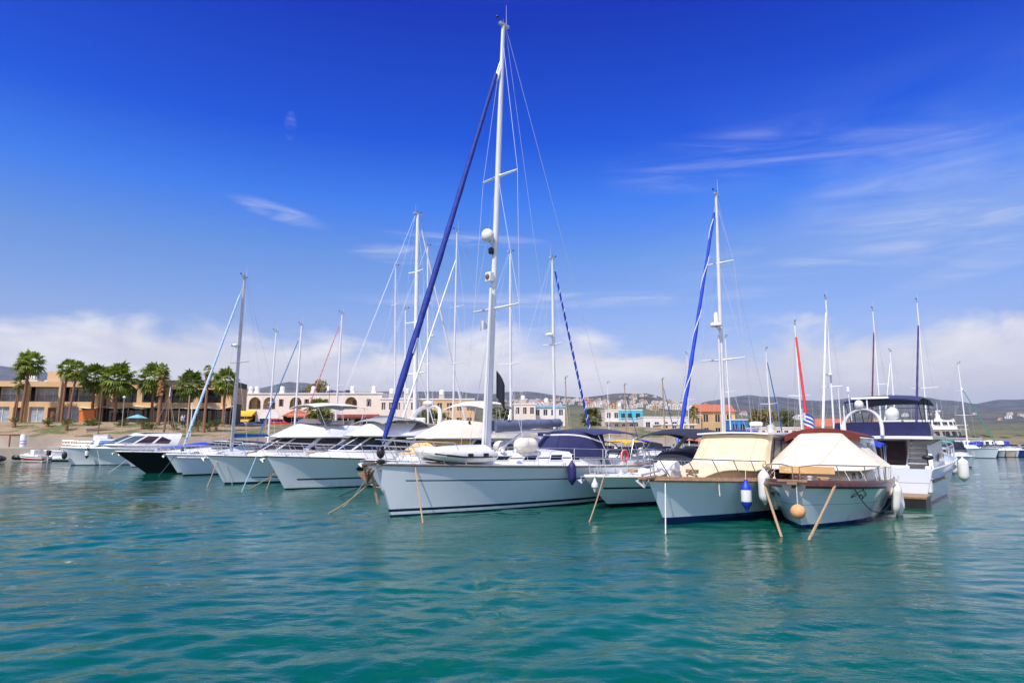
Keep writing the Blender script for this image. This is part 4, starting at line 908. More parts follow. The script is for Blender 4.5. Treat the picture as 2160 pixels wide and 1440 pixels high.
# ------------------------------------------------------------------ the tall sailing yacht in the middle
D45 = (.70, .714)
def tall_yacht():
    loc, rz = place(823, 1089, *D45)
    t = thing('sailing_yacht', 'large white sailing yacht with navy waterline stripes and very tall mast', 'sailing yacht', loc, rz)
    h = Hull(t, 12.6, 4.15, 1.62, 1.28, .62, 'hull_s1', draft=.55, tb=.72, wl=.80, tm=.60, e=2.0, e2=1.75, flare=1.25, strake=('rub_grey', .045), sheer=1.4, srake=-.3)
    # low streamlined coachroof with four windows and a blue line
    c = Tier(t, (-2.1, -9.3, .55, 1.25, 1.56, 1.36), (-3.0, -9.1, .42, 1.05, 1.86, 1.92), 'gelcoat', 'coachroof', crown=.12, p=2.4, bulge=.02)
    for a, b in ((.474, .569), (.652, .721), (.79, .848), (.892, .93)):
        for sg in (1, -1): c.pane(sg * a, sg * b, .34, .78, nu=4, skew=.006 * sg, frame='plastic_white')
    for sg in (1, -1): c.pane(sg * .56, sg * .97, .50, .58, 'canvas_navy', 'stripe', off=.006, nu=20, nv=1)
    for x, y, a in ((-3.6, 0, .5), (-5.9, .35, .42), (-5.9, -.35, .42)): MB().bx(x - a / 2, x + a / 2, y - a / 2, y + a / 2, 1.98, 2.05).build('hatch', 'smoked', t, bevel=.02)
    m, R = rig(h, -4.18, 1.95, 19.0, r=.125, rake=.75, spr=((.308, 1.22), (.617, .95)), jib=('jib_navy', .42, 2.05, .90, .125), boom=(4.0, 2.62, None, .2), wr=.009, lower=True, back=True, tipgear=True)
    sp = MB(); k = 14  # grey sail cover lying along the boom
    sp.tube([(R(3.1) - .25 - 3.7 * i / k, 0, 2.84 + .015 * i) for i in range(k + 1)], [.17 * (1.1 - .35 * i / k) * (1 + .05 * sin(2 * i)) for i in range(k + 1)], 10, flat=1.25).build('sail_cover', 'sail_grey', t, smooth=80)
    MB().tube([(R(2.2) - .55, 0, 2.0), (R(3.0) - 1.7, 0, 2.6)], .045, 8).build('boom_vang', 'alloy', t)
    MB().tube([(R(2.0) + .36, .12, 2.0), (R(7.9) + .26, .12, 7.95)], .055, 8).build('spinnaker_pole', 'alloy', t)
    dome(t, (R(10) + .42, 0, 10.0), .24, post=(R(9.5) + .1, 0, 9.6))
    b = MB(); b.lathe((R(9.3) + .20, 0, 9.3), [(.07, 0), (.11, .05), (.11, .2), (.05, .26)], 10); b.build('deck_light', 'plastic_black', t)
    b = MB().bx(R(8.4) + .14, R(8.4) + .34, -.14, .14, 8.22, 8.58); b = b.build('loudhailer_plate', 'plastic_white', t, bevel=.02)
    MB().lathe((0, 0, 0), [(.10, 0), (.10, .03), (.05, .05)], 12).build('loudhailer', 'wood_brown', b).matrix_local = Matrix.Translation((R(8.4) + .342, 0, 8.40)) @ Matrix.Rotation(pi / 2, 4, 'Y')
    j = MB(); a0, b0 = Vector((.42, 0, 2.05)), Vector((R(17.3), 0, 17.3)); j.tube([a0.lerp(b0, q) for q in (.205, .215, .232, .24)], [.118, .124, .124, .117], 9); j.build('patch', 'jib_white', t)
    j = MB(); j.tube([a0.lerp(b0, q) for q in (.945, .965, .985)], [.06, .07, .05], 8); j.build('jib_head', 'jib_white', t)
    # dark furling unit, pulpit, anchor on a bow roller
    mb = MB(); mb.ball((.42, 0, 1.97), (.13, .13, .18), 14, 10); mb.lathe((.42, 0, 1.62), [(.14, 0), (.16, .05), (.16, .10), (.08, .14)], 14); mb.build('furler', 'plastic_black', t)
    MB().tube([(.42, 0, 1.4), (.42, 0, 1.75)], .06, 8).build('furler_post', 'orange_paint', t)
    rail(h, .0, .17, .72, .05, .016, 'steel', 4, rise=.06, name='pulpit'); lifelines(h, .27, .93, 6, .66)
    mb = MB()
    mb.bx(-.2, .95, -.10, .10, 1.55, 1.60); mb.build('bow_roller', 'steel_warm', t, bevel=.01); anchor(h, sc=1.35, z=1.58, mt='rust'); cleats(h, (.10, .5, .9))
    # canisters, sprayhood, cockpit tent, stern gear
    for x, y in ((-6.75, .55), (-7.15, .50)):
        pass
    mb = MB(); n = 10; mb.tube([(-5.1 - 1.0 * i / n, .55, 2.16) for i in range(n + 1)], [.14, .25, .275, .28, .265, .28, .265, .28, .275, .25, .14], 14); mb.build('life_raft_roll', 'canvas_ivory', t, smooth=60)
    mb = MB(); mb.tube([(-5.0 - .5 * i / 4, -.45, 2.12) for i in range(5)], [.12, .2, .21, .2, .12], 12); mb.build('sail_bag', 'canvas_ivory', t, smooth=60)
    for x, y in ((-4.5, .45), (-4.7, -.4), (-4.75, .85)): mb = MB(); mb.lathe((x, y, 1.9), [(.10, 0), (.11, .05), (.07, .12), (.085, .17), (.02, .2)], 10); mb.build('winch', 'steel', t)
    sh = Tier(t, (-6.9, -9.3, .95, 1.4, 1.80, 1.55), (-7.6, -9.4, .70, 1.22, 2.55, 2.68), 'canvas_navy', 'sprayhood', crown=.14, p=2.6, bulge=.08)
    hp = [sh.S(u / 10, 1.0, .02) for u in range(-10, 11)]; MB().tube([sh.S(u / 10 * .98, .62 + .36 * (1 - abs(u / 10) ** 4), .025) for u in range(-10, 11)], .035, 6).build('hoop', 'plastic_white', sh.obj)
    bimini(t, -8.6, -11.6, 1.45, 2.80, 'canvas_navy', legs=((-9.8, -8.9), (-10.6, -10.4), (-11.0, -11.4)), zleg=1.35, drop=.1)
    ck = Tier(t, (-10.2, -12.3, 1.35, 1.3, 1.3, 1.25), (-10.2, -12.2, 1.25, 1.2, 1.62, 1.55), 'gelcoat', 'cockpit_coaming', p=5, crown=.02)
    mb = MB(); mb.tube([(-11.4, .62 * cos(q * pi / 8), 1.85 + .42 * sin(q * pi / 8)) for q in range(16)], .02, 6, closed=True); mb.tube([(-11.4, 0, 1.4), (-11.4, 0, 1.85)], .06, 8); mb.build('steering_wheel', 'plastic_black', t)
    rail(h, .90, 1.0, .68, .06, .016, 'steel', 3, bow=False, name='pushpit')
    hs = MB()
    for y0 in (1.15,): hs.tube([(-12.2 + .22 * cos(q), y0 + .02 * q, 1.72 + .26 * sin(q)) for q in [radians(-60 + 30 * i) for i in range(11)]], .055, 8)
    hs.build('horseshoe_buoy', 'rubber_white', t)
    bs = MB(); bs.tube([(-12.05, -1.3, 1.5), (-12.05, -1.3, 2.2)], .015, 5); bs.ball((-12.05, -1.3, 1.85), (.12, .12, .2), 10, 7); bs.build('dan_buoy', 'red_paint', t)
    return t, h, R
S1, S1H, S1R = tall_yacht()
# inflatable tender lashed on its foredeck
def tender():
    o = S1H.world((-2.25, .35, 1.72)); t = thing('inflatable_tender', 'upturned white inflatable dinghy with a black rubbing band lashed on the yacht foredeck', 'dinghy', o, S1.rotation_euler.z)
    path = [(1.25, -.02, .28), (1.15, .28, .24), (.8, .50, .18), (.2, .56, .12), (-.6, .56, .10), (-1.3, .54, .10), (-1.5, .54, .10)]
    for sd in (1, -1): MB().tube([(x, y * sd, z) for x, y, z in path], [.17, .19, .21, .22, .22, .21, .10], 12).build('buoyancy_tube', 'rubber_white', t, smooth=70)
    for sd in (1, -1): MB().tube([(x * 1.02, (y + .185) * sd if y > .1 else y, z - .03) for x, y, z in path[1:6]], [.03, .05, .05, .05, .03], 6, flat=.7).build('rubbing_band', 'rub_black', t)
    rows = []
    for i in range(11):
        x = -1.35 + 2.5 * i / 10; wd = .5 * (1 - max(0, (i - 6) / 4) ** 2 * .95) + .01; rows.append([(x, wd * q, .26 + .22 * (1 - q * q) * (1 - .5 * (i / 10) ** 3)) for q in (-1, -.7, -.4, -.12, 0, .12, .4, .7, 1)])
    MB().grid(rows, flip=True).build('hull_bottom', 'gelcoat', t, smooth=60)
    MB().bx(-1.36, -1.30, -.42, .42, .0, .36).build('transom', 'gelcoat', t, bevel=.01)
    for x in (-.9, -.2): MB().bx(x, x + .22, .74, .80, .1, .2).build('handle', 'plastic_black', t, bevel=.01)
tender()
# pennants
def flag(p, w_, hgt, mt, label, name='flag', tri=False, droop=.5, dirv=(1, 0, 0), extra=None):
    t = thing(name, label, 'flag', p); d = Vector(dirv).normalized(); sd = Vector((0, 0, 1)).cross(d); rows = []
    for i in range(11):
        a = i / 10; rows.append([d * (w_ * a * (1 - .1 * a)) + sd * (.09 * w_ * sin(a * 7)) + Vector((0, 0, -hgt * k / 6 * ((1 - a) if tri else 1) - droop * w_ * a ** 1.4)) for k in range(7)])
    if extra == 'greek':
        mb = MB(); mb.shell(rows, sd * .006); f = len(mb.f)
        for q in range(f):
            if q < 120: c, k = divmod(q % 60, 6); mb.m[q] = 1 if k % 2 == 0 or (c < 4 and k < 3) else 0
            if q < 120: 
                c, k = divmod(q % 60, 6)
                if c < 4 and k < 3 and (k == 1 or c in (1, 2)): mb.m[q] = 0
        mb.build('cloth', ['jib_white', 'canvas_blue'], t, smooth=60)
    else: MB().shell(rows, sd * .006).build('cloth', mt, t, smooth=60)
    return t
mspr = S1H.world((S1R(7.2) - .05, -.75, 6.95)); flag(mspr, .42, .5, 'jib_white', 'small white pennant hanging below the left spreader of the tall mast', tri=True, droop=1.0, dirv=(.5, .2, 0))
flag(S1H.world((S1R(4.0) - .28, .05, 4.9)), .36, 1.0, 'canvas_ink', 'long navy flag hanging limp beside the foot of the tall mast', droop=1.5, dirv=(.9, .2, 0))

# ------------------------------------------------------------------ motor cruisers
def windlass(t, x, z): mb = MB(); mb.lathe((x, .12, z), [(.11, 0), (.12, .05), (.06, .09), (.09, .16), (.03, .19)], 10); mb.build('windlass', 'steel', t)
def coil(t, c): MB().tube([(c[0] + (.17 + .012 * sin(i * 1.7)) * cos(i * .55), c[1] + (.17 + .012 * sin(i * 1.7)) * sin(i * .55), c[2] + .0022 * i) for i in range(46)], .017, 5).build('rope_coil', 'rope_tan', t)
def fly_cruiser(u, v, L, B, fb, label, hullm, a=D45, fs=None, kind='fly', opts=None, group=None, rake=1.0):
    o = opts or {}; loc, rz = place(u, v, *a); t = thing('motor_cruiser', label, 'motor boat', loc, rz, group); fs = fs or fb * .78
    h = Hull(t, L, B, fb, fs, rake, hullm, draft=.5, tb=.92, wl=.80, tm=.55, e=2.3, e2=1.7, flare=1.7, strake=('rub_black', .028))
    k = L / 11.5; W = B / 2; sh = o.get('sh', 0)
    # foredeck rise running into the saloon
    Tier(t, (-.8 * k, -5.4 * k, W * .22, W * .74, h.deckz(-.8) - .02, fs - .02), (-1.5 * k, -5.3 * k, W * .30, W * .66, fb + .12, fb + .36), 'gelcoat', 'trunk_cabin', crown=.10, p=2.3, bulge=.06)
    z0 = fb + .20; z1 = z0 + .78 * o.get('cz', 1)
    gl = o.get('glass', 'glass_dark')
    s = Tier(t, (-3.9 * k + sh, -9.2 * k, W * .66, W * .82, z0, z0 - .12), (-5.4 * k + sh, -9.4 * k, W * .62, W * .76, z1, z1), 'gelcoat', 'saloon', crown=.05, p=3.2, bulge=.03)
    Tier(t, (-3.7 * k + sh, -10.2 * k, W * .68, W * .85, fs - .05, fs - .1), (-3.95 * k + sh, -10.2 * k, W * .67, W * .83, z0 + .02, z0 - .1), 'gelcoat', 'deckhouse_base', crown=.01, p=3.2)
    if o.get('cover'):
        for a0, b0 in ((-.60, -.30), (-.29, .29), (.30, .615)): s.pane(a0, b0, .04, .95, o['cover'], 'windscreen_cover', off=.02)
        s.pane(.64, .93, .12, .9, gl, v1b=.6); s.pane(-.93, -.64, .12, .9, gl, v0b=.12, v1b=.9)
    else:
        for a0, b0 in ((-.335, -.12), (-.10, .10), (.12, .335), (.36, .60), (-.60, -.36)): s.pane(a0, b0, .07, .92, o.get('front', gl), frame='alloy_white')
        for sg in (1, -1): s.pane(sg * .64, sg * .80, .10, .92, gl); s.pane(sg * .815, sg * .955, .10, .92, gl, v1b=.45)
    # flybridge with sloping white front
    f = Tier(t, (-4.75 * k + sh, -9.9 * k + sh * .5, W * .74, W * .88, z1 + .01, z1 + .01), (-6.5 * k + sh, -9.9 * k + sh * .5, W * .60, W * .80, z1 + .80, z1 + .60), o.get('flym', 'gelcoat'), 'flybridge', crown=.02 if not o.get('flycover') else .12, p=2.6, bulge=.05)
    MB().shell([[(-4.9 * k + sh - 5.6 * k * i / 8, W * .86 * q * (.6 + .4 * min(1, i / 3)), z1 - .03) for q in (-1, -.5, 0, .5, 1)] for i in range(9)], (0, 0, .05)).build('overhang', 'gelcoat', t)
    if o.get('screen', True): sc = Tier(t, (-6.4 * k + sh, -8.6 * k + sh, W * .60, W * .78, z1 + .80, z1 + .68), (-6.8 * k + sh, -8.5 * k + sh, W * .56, W * .74, z1 + 1.08, z1 + .8), o.get('screenm', 'smoked'), 'fly_screen', crown=0, p=2.6, aft=False, roof='screen_inner', roofmt='canvas_taupe')
    if o.get('arch'): arch(t, -9.3 * k + sh * .8, -9.9 * k + sh * .8, W * .82, z1 + .45, z1 + o['arch'], .15, 'gelcoat', fl=.55); dome(t, (-9.8 * k + sh * .8, 0, z1 + o['arch'] + .24), .30, flat=True); whip(t, (-9.7 * k + sh * .8, .5, z1 + o['arch']), 2.2)
    if o.get('sidecover'): f.pane(.70, .90, .25, .97, o['sidecover'], 'side_cover', v0b=.8); f.pane(.90, .99, .35, .97, o['sidecover'], 'side_cover', v0=.8) if False else None
    if o.get('bimini'): x0, x1, zz, mt, dr = o['bimini']; x0 = x0 * k + sh; x1 = x1 * k + sh; bimini(t, x0, x1, W * .78, z1 + zz, mt, legs=((x0 - .8, x0 - .25), ((x0 + x1) / 2 - .2, (x0 + x1) / 2), (x1 + .5, x1 + .2)), zleg=z1 + .6, drop=dr)
    rail(h, .005, .50, .62, .07, .017, 'steel', 8, rise=.08); anchor(h, sc=.7); cleats(h, (.06, .45))
    MB().bx(-L - .55, -L - .02, -W * .8, W * .8, .28, .36).build('swim_platform', 'teak', t, bevel=.02)
    windlass(t, -.9, h.deckz(-.9) + .06); coil(t, (-1.5, -.35, h.deckz(-1.5) + .14)); 
    for sg in (1, -1):
        MB().tube([s.S(sg * .24, .06, .03), s.S(sg * .16, .62, .04)], .012, 5).build('wiper', 'plastic_black', t)
        sn = Vector(f.S(sg * .45, .9, .03)); MB().lathe(sn, [(.05, 0), (.06, .03), (.06, .1), (.02, .13)], 8).build('navigation_light', 'plastic_black', t)
    for x in (-8.0, -8.7): MB().hexa([(x * k + sh * .6 - .2, -.5, z1 + .5), (x * k + sh * .6 + .25, -.5, z1 + .5), (x * k + sh * .6 + .25, .5, z1 + .5), (x * k + sh * .6 - .2, .5, z1 + .5), (x * k + sh * .6 - .25, -.48, z1 + 1.02), (x * k + sh * .6 - .1, -.48, z1 + 1.02), (x * k + sh * .6 - .1, .48, z1 + 1.02), (x * k + sh * .6 - .25, .48, z1 + 1.02)]).build('helm_seat', 'canvas_ivory', t, bevel=.05)
    MB().bx(-2.6 * k + sh * .3, -2.1 * k + sh * .3, -.26, .26, fb + .30, fb + .43).build('hatch', 'smoked', t, bevel=.03)
    MB().tube([s.S(1 * .985, .2 + .0 * i, .04) if i == 0 else (s.S(.70 + .285 * (1 - i / 6), .97, .05)) for i in range(7)], .016, 6).build('grab_rail', 'steel', t)
    for q in o.get('ports', ()):
        for sd in (1, -1):
            tt = q; p = Vector(h.pt(tt, .66, sd)); e1 = (Vector(h.pt(tt + .02, .66, sd)) - p).normalized(); e2 = (Vector(h.pt(tt, .76, sd)) - p).normalized(); n = e1.cross(e2) * (1 if sd < 0 else -1); n.normalize(); n = n if n.y * sd > 0 else -n
            pts = [p + e1 * (.20 * cos(g) * (1 - .0 * abs(sin(g)))) + e2 * (.095 * sin(g)) + n * .006 for g in [2 * pi * i / 20 for i in range(20)]]
            w_ = MB().prism(pts, n * .05).build('porthole', 'glass_dark', t); MB().tube([q2 + n * .05 for q2 in pts], .018, 5, closed=True).build('rim', 'plastic_black', w_)
    return t, h
B7, B7H = fly_cruiser(601, 1032, 11.6, 3.9, 1.58, 'white flybridge cruiser with radar arch and two oval portholes, left of the tall yacht', 'hull_greenband', opts=dict(sh=1.6, arch=1.65, ports=(.30, .50), bimini=(-6.0, -8.9, .98, 'canvas_grey', .22), sidecover='canvas_taupe', glass='glass_dark'))
B6, B6H = fly_cruiser(474, 1021, 11.4, 3.8, 1.52, 'white flybridge cruiser shaded by a long cream sun canopy on poles', 'hull_navyband', opts=dict(sh=2.3, bimini=(-6.6, -10.2, 2.0, 'canvas_ivory', .15), glass='glass_brown'))
B8, B8H = fly_cruiser(808, 1040, 11.4, 3.9, 1.45, 'white flybridge cruiser with peach windscreen covers half hidden behind the tall yacht', 'hull_white', opts=dict(sh=2.9, cover='canvas_peach', flycover=True, flym='canvas_ivory', screen=False, bimini=(-7.6, -9.8, 1.85, 'canvas_ivory', .25)))

def express(u, v, L, B, fb, label, hullm, a=D45, opts=None, group=None, rake=.9):
    """open sports cruiser: low cabin, raked screen, arch, canopy"""
    o = opts or {}; loc, rz = place(u, v, *a); t = thing('motor_cruiser', label, 'motor boat', loc, rz, group); fs = fb * .82; k = L / 9.0; W = B / 2
    h = Hull(t, L, B, fb, fs, rake, hullm, draft=.45, tb=.92, wl=.78, tm=.52, e=2.3, e2=1.7, flare=1.7, strake=('plastic_white' if not o.get('strake') else o['strake'], .035))
    Tier(t, (-.8 * k, -5.0 * k, W * .38, W * .80, h.deckz(-.8) - .03, fs - .02), (-2.0 * k, -5.0 * k, W * .30, W * .72, fb + .16, fb + .34), 'gelcoat', 'trunk_cabin', crown=.12, p=2.3, bulge=.07)
    z0 = fb + .22
    if o.get('hardtop'):
        hx = o.get('hx', 0); s = Tier(t, (-3.4 * k + hx, -7.6 * k + hx, W * .74, W * .86, z0, z0 - .15), (-5.0 * k + hx, -7.9 * k + hx, W * .62, W * .74, z0 + 1.0, z0 + 1.0), 'gelcoat', 'hardtop', crown=.14, p=2.6, bulge=.10)
        for a0, b0 in ((-.34, -.02), (.02, .34)): s.pane(a0, b0, .1, .86, 'glass_blue')
        for sg in (1, -1): s.pane(sg * .38, sg * .60, .12, .84, 'glass_blue'); s.pane(sg * .635, sg * .80, .14, .84, o.get('side', 'glass_brown'), v1b=.8); s.pane(sg * .83, sg * .95, .2, .8, o.get('side', 'glass_brown'), v1b=.5)
        mb = MB().tube([(-5.2 * k + hx - 2.9 * k * i / 8, 0, z0 + 1.17 - .012 * i) for i in range(9)], [.03] + [W * .55] * 7 + [.3], 10, flat=.05); mb.build('roof_panel', 'gelcoat', s.obj)
    elif o.get('screencover'):
        s = Tier(t, (-3.2 * k, -5.6 * k, W * .74, W * .88, z0 - .02, z0 - .15), (-4.3 * k, -5.9 * k, W * .62, W * .82, z0 + .45, z0 + .52), o['screencover'], 'cockpit_cover', crown=.10, p=2.5, bulge=.05)
        Tier(t, (-5.7 * k, -8.6 * k, W * .88, W * .84, z0 - .15, z0 - .2), (-5.9 * k, -8.6 * k, W * .82, W * .78, z0 + .46, z0 + .25), o['screencover'], 'aft_cover', crown=.12, p=5, bulge=.04)
    else:
        s = Tier(t, (-3.2 * k, -5.6 * k, W * .74, W * .88, z0 - .02, z0 - .15), (-4.2 * k, -5.7 * k, W * .64, W * .82, z0 + .50, z0 + .42), o.get('glass', 'glass_blue'), 'windscreen', crown=.0, p=2.5, aft=False, roof='cockpit_cover', roofmt=o.get('inner', 'canvas_taupe'))
        MB().tube([s.S(q / 12 * .98, 1, .01) for q in range(-12, 13)], .03, 6).build('frame', 'alloy_white', s.obj)
        Tier(t, (-5.7 * k, -8.6 * k, W * .88, W * .84, z0 - .15, z0 - .2), (-5.8 * k, -8.6 * k, W * .80, W * .76, z0 + .2, z0 + .12), o.get('aft', 'gelcoat'), 'cockpit', crown=.1, p=5)
    if o.get('arch'): arch(t, -6.0 * k, -7.0 * k, W * .88, z0, z0 + o['arch'], .13, 'gelcoat', fl=.5)
    if o.get('bimini'): x0, x1, zz, mt = o['bimini']; bimini(t, x0 * k, x1 * k, W * .86, z0 + zz, mt, legs=((x0 * k - 1.2, x0 * k - .3), (-7.8 * k, x1 * k + .2)), zleg=z0 + .1, drop=.22, sidecrown=.24)
    if o.get('cushion'): Tier(t, (-1.6 * k, -3.6 * k, .25, W * .55, fb + .28, fb + .44), (-1.8 * k, -3.5 * k, .22, W * .5, fb + .40, fb + .56), o['cushion'], 'foredeck_cover', crown=.1, p=2.6)
    rail(h, .005, .52, .55, .07, .016, o.get('railm', 'steel'), 7, rise=.1, mid=o.get('mid', True)); anchor(h, sc=.55); cleats(h, (.07, .5))
    MB().bx(-L - .5, -L - .02, -W * .8, W * .8, .25, .33).build('swim_platform', 'teak', t, bevel=.02)
    windlass(t, -.55, h.deckz(-.55) + .05); coil(t, (-1.0, .3, h.deckz(-1.0) + .12)); MB().bx(-2.5 * k, -2.05 * k, -.25, .25, fb + .30, fb + .42).build('hatch', 'smoked', t, bevel=.03)
    return t, h
B9, B9H = express(1287, 1070, 8.9, 3.1, 1.12, 'cream-white sports cruiser with navy screen cover and black sun canopy beside the tall yacht', 'hull_b9', opts=dict(screencover='canvas_ink', arch=1.25, bimini=(-3.7, -7.4, 1.46, 'canvas_ink'), mid=False, strake='gelcoat_cream'), rake=1.45)
B5h = None
B2, B2H = express(150, 981, 13.0, 4.0, 1.62, 'long white hardtop cruiser with pale curved roof at the left end of the row', 'hull_white', a=(.82, .57), opts=dict(hardtop=True, hx=2.6))
B2b, B2bH = express(278, 985, 10.0, 3.2, 1.2, 'white open cruiser with navy cockpit cover squeezed behind the black-hulled boat', 'hull_white', opts=dict(screencover='canvas_ink', cushion='canvas_blue'))
B3, B3H = express(307, 997, 10.0, 3.3, 1.50, 'black-hulled cruiser with a blue foredeck cover and white stripe', 'hull_black', a=(.74, .67), opts=dict(cushion='canvas_blue', strake='rub_black', glass='glass_dark'), rake=2.0)
B4, B4H = express(376, 999, 9.6, 3.2, 1.34, 'plain white cruiser with low screen and beige deck beside the black-hulled boat', 'hull_white_blackfoot', opts=dict(glass='glass_blue', inner='deck_white'))

# ------------------------------------------------------------------ wooden-railed boats on the right
def trawler():
    loc, rz = place(1404, 1106, .72, .694); t = thing('motor_launch', 'pale blue-white launch with brown gunwale and cream cover over its windscreen', 'motor boat', loc, rz)
    h = Hull(t, 8.6, 3.15, 1.27, 1.02, .80, 'hull_b10', draft=.5, tb=.85, wl=.74, tm=.5, e=2.2, e2=1.6, flare=1.8, strake=('teak', .05), deck='teak', sheer=1.5)
    W = 1.57
    MB().tube([h.edge(q, sd, .03, .04) for sd, qs in ((-1, [i / 20 for i in range(20, -1, -1)]), (1, [i / 20 for i in range(1, 21)])) for q in qs], .05, 6, flat=1.4).build('toe_rail', 'teak', t)
    f = Tier(t, (-1.5, -3.6, .45, W * .74, 1.18, 1.06), (-2.2, -3.6, .38, W * .66, 1.52, 1.68), 'gelcoat', 'trunk_cabin', crown=.10, p=2.3)
    rows = []
    for i in range(13):
        x = -.55 - 3.25 * i / 12; wd = min(W * .86, .30 + .55 * i / 5); zt = 1.38 + .36 * (i / 12) ** .8; rows.append([(x, wd * q, zt - .16 * abs(q) ** 3 * (1 + .5 * sin(i * .9)) + .025 * sin(i * 1.3 + q * 4)) for q in (-1, -.85, -.6, -.3, 0, .3, .6, .85, 1)])
    MB().shell(rows, (0, 0, .02)).build('foredeck_cover', 'canvas_cream', t, smooth=70)
    for sd in (1, -1): MB().shell([[(-.6 - 3.2 * i / 8, sd * (min(W * .86, .30 + .55 * (i * .98) / 5) - .005 + .06 * k), 1.30 + .035 * i - (.22 + .02 * i) * k) for k in (0, .5, 1)] for i in range(9)], (0, sd * .015, 0)).build('cover_skirt', 'canvas_cream', t, smooth=70)
    s = Tier(t, (-3.55, -6.0, W * .74, W * .80, 1.25, 1.10), (-4.25, -6.1, W * .70, W * .74, 2.52, 2.50), 'gelcoat', 'wheelhouse', crown=.06, p=4.0, bulge=.02)
    MB().shell([[(-4.0 - 2.5 * i / 8, W * .80 * q, 2.53 + .05 * (1 - q * q)) for q in (-1, -.6, 0, .6, 1)] for i in range(9)], (0, 0, .05)).build('roof', 'gelcoat', s.obj)
    cv = Tier(t, (-3.20, -3.85, W * .84, W * .85, 1.40, 1.42), (-4.2, -4.45, W * .76, W * .78, 2.54, 2.54), 'canvas_cream', 'windscreen_cover', crown=0, p=7, bulge=-.04, aft=False)
    for sg in (1, -1): s.pane(sg * .56, sg * .975, .12, .95, 'canvas_taupe', 'side_screen', off=.02); 
    for sg in (1, -1): s.pane(sg * .70, sg * .82, .40, .88, 'smoked', 'window', off=.035, frame='plastic_black'); s.pane(sg * .85, sg * .94, .40, .88, 'smoked', 'window', off=.035, frame='plastic_black')
    Tier(t, (-6.0, -8.4, W * .80, W * .78, 1.1, 1.0), (-6.1, -7.6, W * .74, W * .70, 2.48, 1.7), 'canvas_grey', 'aft_tent', crown=.05, p=5, bulge=.03)
    Tier(t, (-3.5, -8.4, W * .86, W * .82, .96, .92), (-3.6, -8.4, W * .83, W * .80, 1.26, 1.12), 'gelcoat', 'coaming', crown=.01, p=4)
    rail(h, .005, .40, .58, .06, .017, 'steel_warm', 6, mid=False, rise=.05, name='pulpit'); rail(h, .42, .95, .42, .06, .015, 'steel_warm', 6, mid=False, bow=False); cleats(h, (.08,))
    MB().bx(-.5, 1.08, -.14, .14, 1.29, 1.36).build('bowsprit', 'teak', t, bevel=.01)
    mb = MB(); mb.tube([(-.15, -.25, 1.62), (-.15, .35, 1.62)], .16, 12); mb.tube([(-.35, -.1, 1.5), (.25, .1, 1.48)], .10, 8); mb.bx(-.5, .05, -.2, .25, 1.33, 1.5); mb.build('anchor_winch', 'plastic_white', t, bevel=.01); anchor(h, sc=.9, z=1.40)
    dome(t, (-5.4, .2, 2.9), .22, flat=True); MB().lathe((-5.75, .55, 2.62), [(.12, 0), (.14, .04), (.14, .2), (.08, .26)], 12).build('search_light', 'steel', t)
    for u in (-.46, -.16, .16, .46): MB().tube([cv.S(u, v / 8, .006) for v in range(9)], .009, 4).build('seam', 'canvas_peach', cv.obj)
    MB().tube([cv.S(u / 20 * .9, .02, .010) for u in range(-20, 21)], .014, 5).build('hem', 'canvas_peach', cv.obj)
    coil(t, (-.75, .45, 1.42)); windlass(t, -.5, 1.34)
    for y in (-.4, .0, .4): MB().tube([(-6.2, y, 2.58), (-6.2, y, 2.9 + .1 * y)], .02, 5).build('roof_fitting', 'steel', t)
    return t, h
B10, B10H = trawler()

